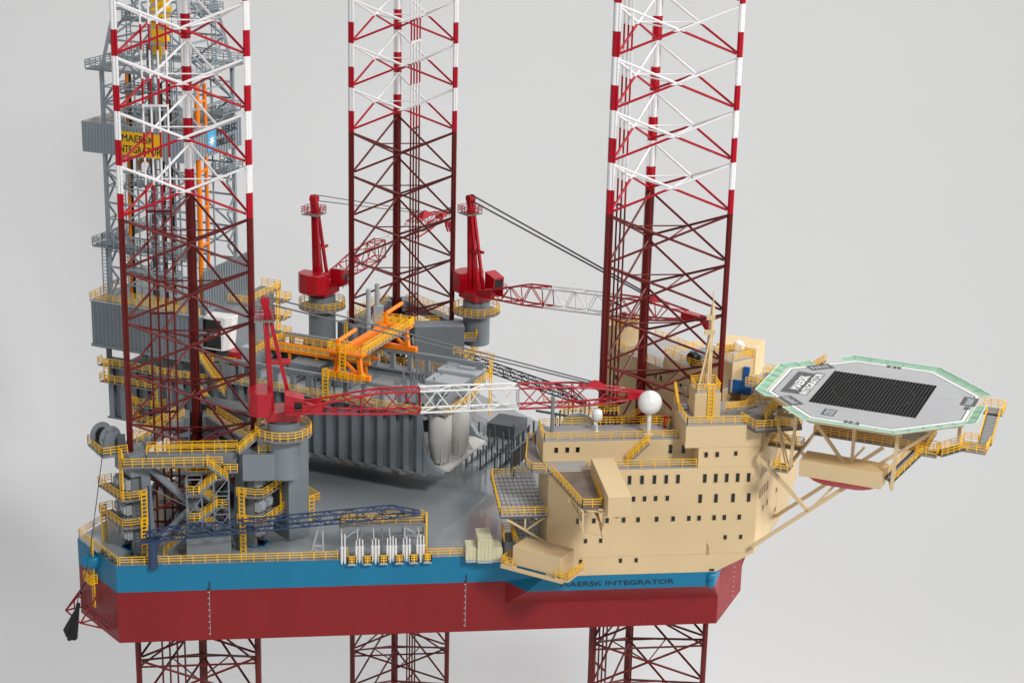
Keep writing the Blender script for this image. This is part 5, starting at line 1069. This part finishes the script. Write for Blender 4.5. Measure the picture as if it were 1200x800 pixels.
    be((104.5, -3.4, HZ-1.0), (104.5, -3.4, 20.0), .5)
    # access platform between the quarters roof and the helideck
    P = [(74.2, -7.4), (77.4, -10.2), (83.0, -6.0), (81.5, -2.5), (76.6, -3.2), (74.6, -5.0)]
    MB(FR).prism(P, 20.6, 20.8).build('access_platform', 'grate', t); MB(FR).prism([(a*.999+.08, b*1.004) for a, b in P], 20.3, 20.58).build('access_edge', 'dgrey', t)
    MB(FR).rail([(74.4, -7.4, 20.8), (77.4, -10.0, 20.8), (82.9, -6.0, 20.8)], 1.25, sp=1.1).build('access_railing', 'yellow', t); MB(FR).rail([(76.4, -3.4, 20.8), (78.6, -3.0, 20.8)], 1.25, sp=1).build('access_railing', 'yellow', t)
    MB(FR).stair((77.4, -5.6, 20.8), (79.2, -5.0, 23.4), 1.5).build('access_stair', 'grate', t); MB(FR).stair_rail((77.4, -5.6, 20.8), (79.2, -5.0, 23.4), 1.6).build('access_stair_railing', 'yellow', t)
    MB(FR).box(79.2, 82.2, -7.2, -3.8, 23.2, 23.4).build('access_landing', 'grate', t); MB(FR).rail([(79.4, -4.0, 23.4), (82.2, -4.4, 23.4)], 1.25, sp=1).build('access_railing', 'yellow', t); MB(FR).rail([(79.4, -7.1, 23.4), (82.2, -7.1, 23.4)], 1.25, sp=1).build('access_railing', 'yellow', t)
    MB(FR).box(79.3, 82.0, -7.0, -5.2, 20.82, 22.2).build('access_locker', 'beige', t, bevel=.05)
    # far access bridge behind
    MB(FR).box(73, 80.5, 8.4, 10.2, 22.4, 22.6).build('far_bridge', 'grate', t)
    MB(FR).rail([(73, 8.4, 22.6), (80.5, 8.4, 22.6)], 1.25, sp=1.1).build('far_bridge_railing', 'yellow', t); MB(FR).rail([(73, 10.2, 22.6), (80.5, 10.2, 22.6)], 1.25, sp=1.1).build('far_bridge_railing', 'yellow', t)
    MB(FR).stair((78.4, 11.0, 22.6), (81.6, 11.0, 25.2), 1.3).build('far_stair', 'grate', t); MB(FR).rail([(76.0, 10.2, 22.6), (76, 11.8, 22.6), (78.4, 11.8, 22.6)], 1.25, sp=1).build('far_bridge_railing', 'yellow', t)
    MB(FR).stair_rail((78.4, 11.0, 22.6), (81.6, 11.0, 25.2), 1.4).build('far_stair_railing', 'yellow', t)
    MB(FR).box(72.6, 76.0, .4, 2.2, 23.2, 23.4).build('mid_bridge', 'grate', t)
    for v in (.4, 2.2): MB(FR).rail([(72.6, v, 23.4), (76.0, v, 23.4)], 1.25, sp=1.1).build('mid_bridge_railing', 'yellow', t)
    be((73, 1, 20.8), (75.6, 1, 23.2), .25); be((75.6, 1.4, 20.8), (73, 1.4, 23.2), .25)
M['lgreen'] = mat('pale_green_frame', (188, 212, 196), .5, .03, 40)
build_helideck()
lifeboat('lifeboat', 'long beige boxed lifeboat with red keel hung below the helideck', FR, 84.0, 95.7, -10.4, -6.2, 15.1, 17.5, True, .0)

# ------------------------------------------------------------------ things on the main deck
def navy_crane(F, label, x1, m='navy'):
    t = thing('slewing_conveyor', label, 'lattice boom', F((-39.6, -12.3, -.5)), 'long low lattice booms along the hull sides')
    MB(F).cyl((-39.6, -12.35), .62, -.3, 3.7, 16).build('base_post', m, t); MB(F).tube((-39.9, -12.2, 3.7), (-39.9, -12.2, 12.2), .14, 8).build('king_pole', m, t)
    MB(F).box(-41.2, -38.6, -13.0, -11.6, 3.7, 4.0).build('turntable', m, t)
    P = [F((-40.4, -12.3, 4.6)), F((x1, -12.0, 7.5))]
    lattice(t, P[0], P[1], [(0, 1.0, .9, 0), (.06, 1.5, 1.4, .1), (.9, 1.5, 1.4, .1), (1, .9, .3, -.5)], [(0, .5, m), (.5, .94, m), (.94, 1, m)], 24, .12, .07)
    MB(F).tube((-39.9, -12.2, 12.0), (-30, -12.2, 6.3), .05, 5).build('stay_wire', 'wire', t)
navy_crane(FN, 'long navy blue lattice boom lying along the near hull edge', -1.9)
navy_crane(FP, 'dark lattice boom on the far hull side behind the white boom section', 3.0, 'dnavy')
def boom_rest():
    t = thing('boom_stand', 'grey A-shaped stand propping the navy blue lattice boom', 'stand', (-15.8, -11.4, 0))
    for a, b in (((-17.6, -11.3, 0), (-16.2, -11.3, 5.2)), ((-15.6, -11.3, 0), (-15.7, -11.3, 5.4)), ((-17.0, -11.3, 2.0), (-15.7, -11.3, 2.0)), ((-16.9, -11.3, 1.6), (-15.7, -11.3, .3))): MB().beam(a, b, .22, .22).build('stand_leg', 'lgrey', t)
boom_rest()
def hose_station():
    t = thing('hose_gantry', 'grey hose gantry with yellow railed top at the near deck edge', 'hose gantry', (-7, -10.8, 0))
    X0, X1, Y0, Y1, Z = -13.2, -1.2, -11.5, -9.9, 5.2
    for X in (X0, -10.2, -7.2, -4.2, X1):
        for Y in (Y0, Y1): MB().beam((X, Y, 0), (X, Y, Z-.15), .17, .17).build('post', 'grey', t)
    MB().box(X0-.2, X1+.2, Y0-.2, Y1+.2, Z-.15, Z).build('gantry_deck', 'grate', t); MB().beam((X0, Y0, Z-.4), (X1, Y0, Z-.4), .2, .35).build('gantry_beam', 'grey', t); MB().beam((X0, Y1, 3.0), (X1, Y1, 3.0), .18, .2).build('gantry_beam', 'grey', t); MB().beam((X0, Y1, 2.2), (X1, Y1, 2.2), .18, .2).build('gantry_beam', 'grey', t)
    for a, b in (((X0+.4, Y0, 3), (X0+2.8, Y0, Z-.5)), ((X1-.4, Y0, 3), (X1-2.8, Y0, Z-.5))): MB().beam(a, b, .18, .18).build('knee_brace', 'lgrey', t)
    MB().rail([(X0, Y0, Z), (X1, Y0, Z), (X1, Y1, Z), (X0, Y1, Z)], 1.3, closed=True, sp=2).build('gantry_railing', 'yellow', t)
    MB().ladder((X1+.35, -11.2, 0), (X1+.35, -11.2, 6.6), .5, (0, 1, 0), .5, .13).build('gantry_ladder', 'yellow', t)
    words = ['leftmost', 'second from the left', 'third from the left', 'fourth from the left', 'fifth from the left', 'rightmost']
    for i, (X, n, h) in enumerate(zip((-12.8, -10.5, -8.2, -5.9, -3.75, -1.75), (2, 3, 3, 4, 3, 3), (4.2, 3.3, 3.3, 3.6, 3.4, 3.7))):
        q = thing('hose_bundle', 'white hose bundle hanging over the hull edge, %s of six' % words[i], 'hose', (X, -12.4, -.6), 'white loading hoses along the near edge')
        for k in range(n):
            x = X+(k-(n-1)/2)*(.4 if n > 3 else .44); y = -12.25-.12*(k % 2)
            z0, hh = -.55+.12*((k*7+i) % 3), h-.25*abs(k-(n-1)/2)
            b = MB(); b.tube((x, y, z0), (x, y, z0+.55), .1, 8, .19); b.tube((x, y, z0+.55), (x, y, 2.0), .19, 8); b.tube((x, y, 2.0), (x, y, 2.15), .24, 8); b.tube((x, y, 2.15), (x+.02, y+.3, hh), .1, 8); b.build('hose', 'white', q)
        MB().box(X-.2*n, X+.2*n, -12.05, -11.9, 1.35, 1.55).build('hose_clamp', 'offwhite', q)
        b = MB(); b.tube((X-.3, Y0+.2, Z-.5), (X-.3, -12.2, Z-.9), .09, 6); b.tube((X-.3, -12.2, Z-.9), (X-.25, -12.25, 3.2), .09, 6); b.build('hose_tail', 'offwhite', q)
    for i, X in enumerate((-11.6, -9.35, -7.05, -4.8, -2.7, -.75)):
        q = thing('hose_step', 'yellow railed step at the hull edge right of the %s white hose bundle' % ['leftmost', 'second', 'third', 'fourth', 'fifth', 'rightmost'][i], 'step', (X, -12.3, -.5), 'yellow steps between the hoses')
        MB().box(X-.6, X+.6, -12.9, -11.8, -.55, -.3).build('step_plate', 'lgrey', q); MB().rail([(X-.55, -11.8, -.3), (X-.55, -12.85, -.3), (X+.55, -12.85, -.3), (X+.55, -11.8, -.3)], 1.15, sp=.6, r=.065).build('step_railing', 'yellow', q)
        MB().beam((X-.55, -11.6, -.2), (X-.55, -11.6, 1.9), .12).build('step_post', 'yellow', q)
hose_station()
def containers():
    for (x0, x1, y0, y1, z1, lab) in ((4.75, 6.35, -13.4, -10.4, 1.9, 'left low cream ribbed container at the near deck edge'), (6.4, 8.5, -13.8, -9.4, 3.3, 'middle cream ribbed container, tallest of three at the deck edge'), (8.55, 9.9, -13.5, -10.5, 2.0, 'right low cream ribbed container next to the low lifeboat')):
        t = thing('container', lab, 'container', ((x0+x1)/2, (y0+y1)/2, -.5), 'cream containers at the deck edge')
        MB().box(x0, x1, y0, y1, .02, z1).build('container_body', 'cream', t, bevel=.05)
        n = max(2, int((x1-x0)/.45))
        for k in range(n+1): MB().box(x0+(x1-x0)*k/n-.07, x0+(x1-x0)*k/n+.07, y0-.1, y0-.002, .05, z1-.15).build('container_rib', 'cream', t)
        MB().box(x0, x1, y0-.12, -12.04, -.3, .018).build('container_sill', 'lgrey', t)
containers()
def pipe_racks():
    pm = MB().box(-.12, .12, -.12, .12, 0, 3.5).mesh('post', M['dgrey'])
    for i, (u, v0, n) in enumerate(((22.2, 9.6, 5), (25.2, 7.0, 6), (27.8, 6.8, 7), (30.4, 6.6, 7))):
        t = thing('pipe_rack', 'dark post rack on deck, %s from the white tanks' % ['first row', 'second row', 'third row', 'fourth row'][i], 'pipe rack', FR((u, v0, 0)), 'rows of dark pipe rack posts')
        MB(FR).beam((u, v0-.2, .3), (u+.25, v0+n*2.2-1.9, .3), .22, .3).build('rack_beam', 'dgrey', t)
        for k in range(n): inst('post', pm, frame_mx(FR((u+.04*k, v0+k*2.2, 0)), UX, VX, (0, 0, 1)), t)
    t = thing('pipe_rack', 'dark deck rack with brown side panels nearest the living quarters', 'pipe rack', FR((32.6, 9, 0)), 'rows of dark pipe rack posts')
    for k in range(4): MB(FR).box(32.4, 32.7, 8.2+k*3.4, 8.5+k*3.4, 0, 3.3).build('panel_post', 'dgrey', t)
    for k in range(3): MB(FR).box(32.48, 32.6, 8.6+k*3.4, 11.5+k*3.4, .3, 3.0).build('side_panel', 'brown', t)
    MB(FR).beam((32.55, 8, 3.4), (32.55, 20, 3.4), .35, .2).build('rack_beam', 'dgrey', t)
    for k in range(6): inst('post', pm, frame_mx(FR((32.0, 8.5+k*2.1, 1.6)), UX, VX, (0, 0, 1)), t)
    o = MB(FR).box(22.4, 27.6, 21.6, 27.0, .01, 2.4).build('deck_module', 'dgrey', None, bevel=.08); tag(o, 'dark grey box module on deck behind the post racks', 'module')
    t = thing('pipe_rack', 'far dark post rack with yellow rails below the red boom section', 'pipe rack', FR((40, 26, 0)), 'rows of dark pipe rack posts')
    for u in (33.5, 36.5, 39.5):
        MB(FR).beam((u, 23, .3), (u, 33, .3), .22, .3).build('rack_beam', 'dgrey', t)
        for k in range(6): inst('post', pm, frame_mx(FR((u, 23+k*2, 1.2)), UX, VX, (0, 0, 1)), t)
    MB(FR).rail([(30, 28, 5), (43, 24.5, 5)], 1.3).build('rack_railing', 'yellow', t); MB(FR).box(30, 43, 24.6, 25.0, 4.6, 4.9).build('rack_gallery', 'dgrey', t)
    MB(FR).ladder((34.5, 27.5, 0), (34.5, 27.5, 6), .8, (1, 0, 0)).build('rack_ladder', 'yellow', t)
    t = thing('pipe_cradle', 'pale grey scalloped cradle plate behind the quarters roof railing', 'cradle', FR((45, 3.5, 14)))
    pts = [(0, 0)]
    for k in range(9): a = PI-k*PI/8; pts.append((2.5+2.5*math.cos(a), 2.0*math.sin(a)))
    pts.append((5, 0)); b = MB(FL((19.6, -2.5, 17.0)[:2]+(16.2,), 0)); b.loft([(x, 0, z+.0) for x, z in pts[1:-1]], [(x, .3, z) for x, z in pts[1:-1]]); b.build('cradle_plate', 'lgrey', t)
    MB().box(19.8, 24.4, -2.6, -2.1, 0, 16.2).build('cradle_post', 'grey', t)
pipe_racks()
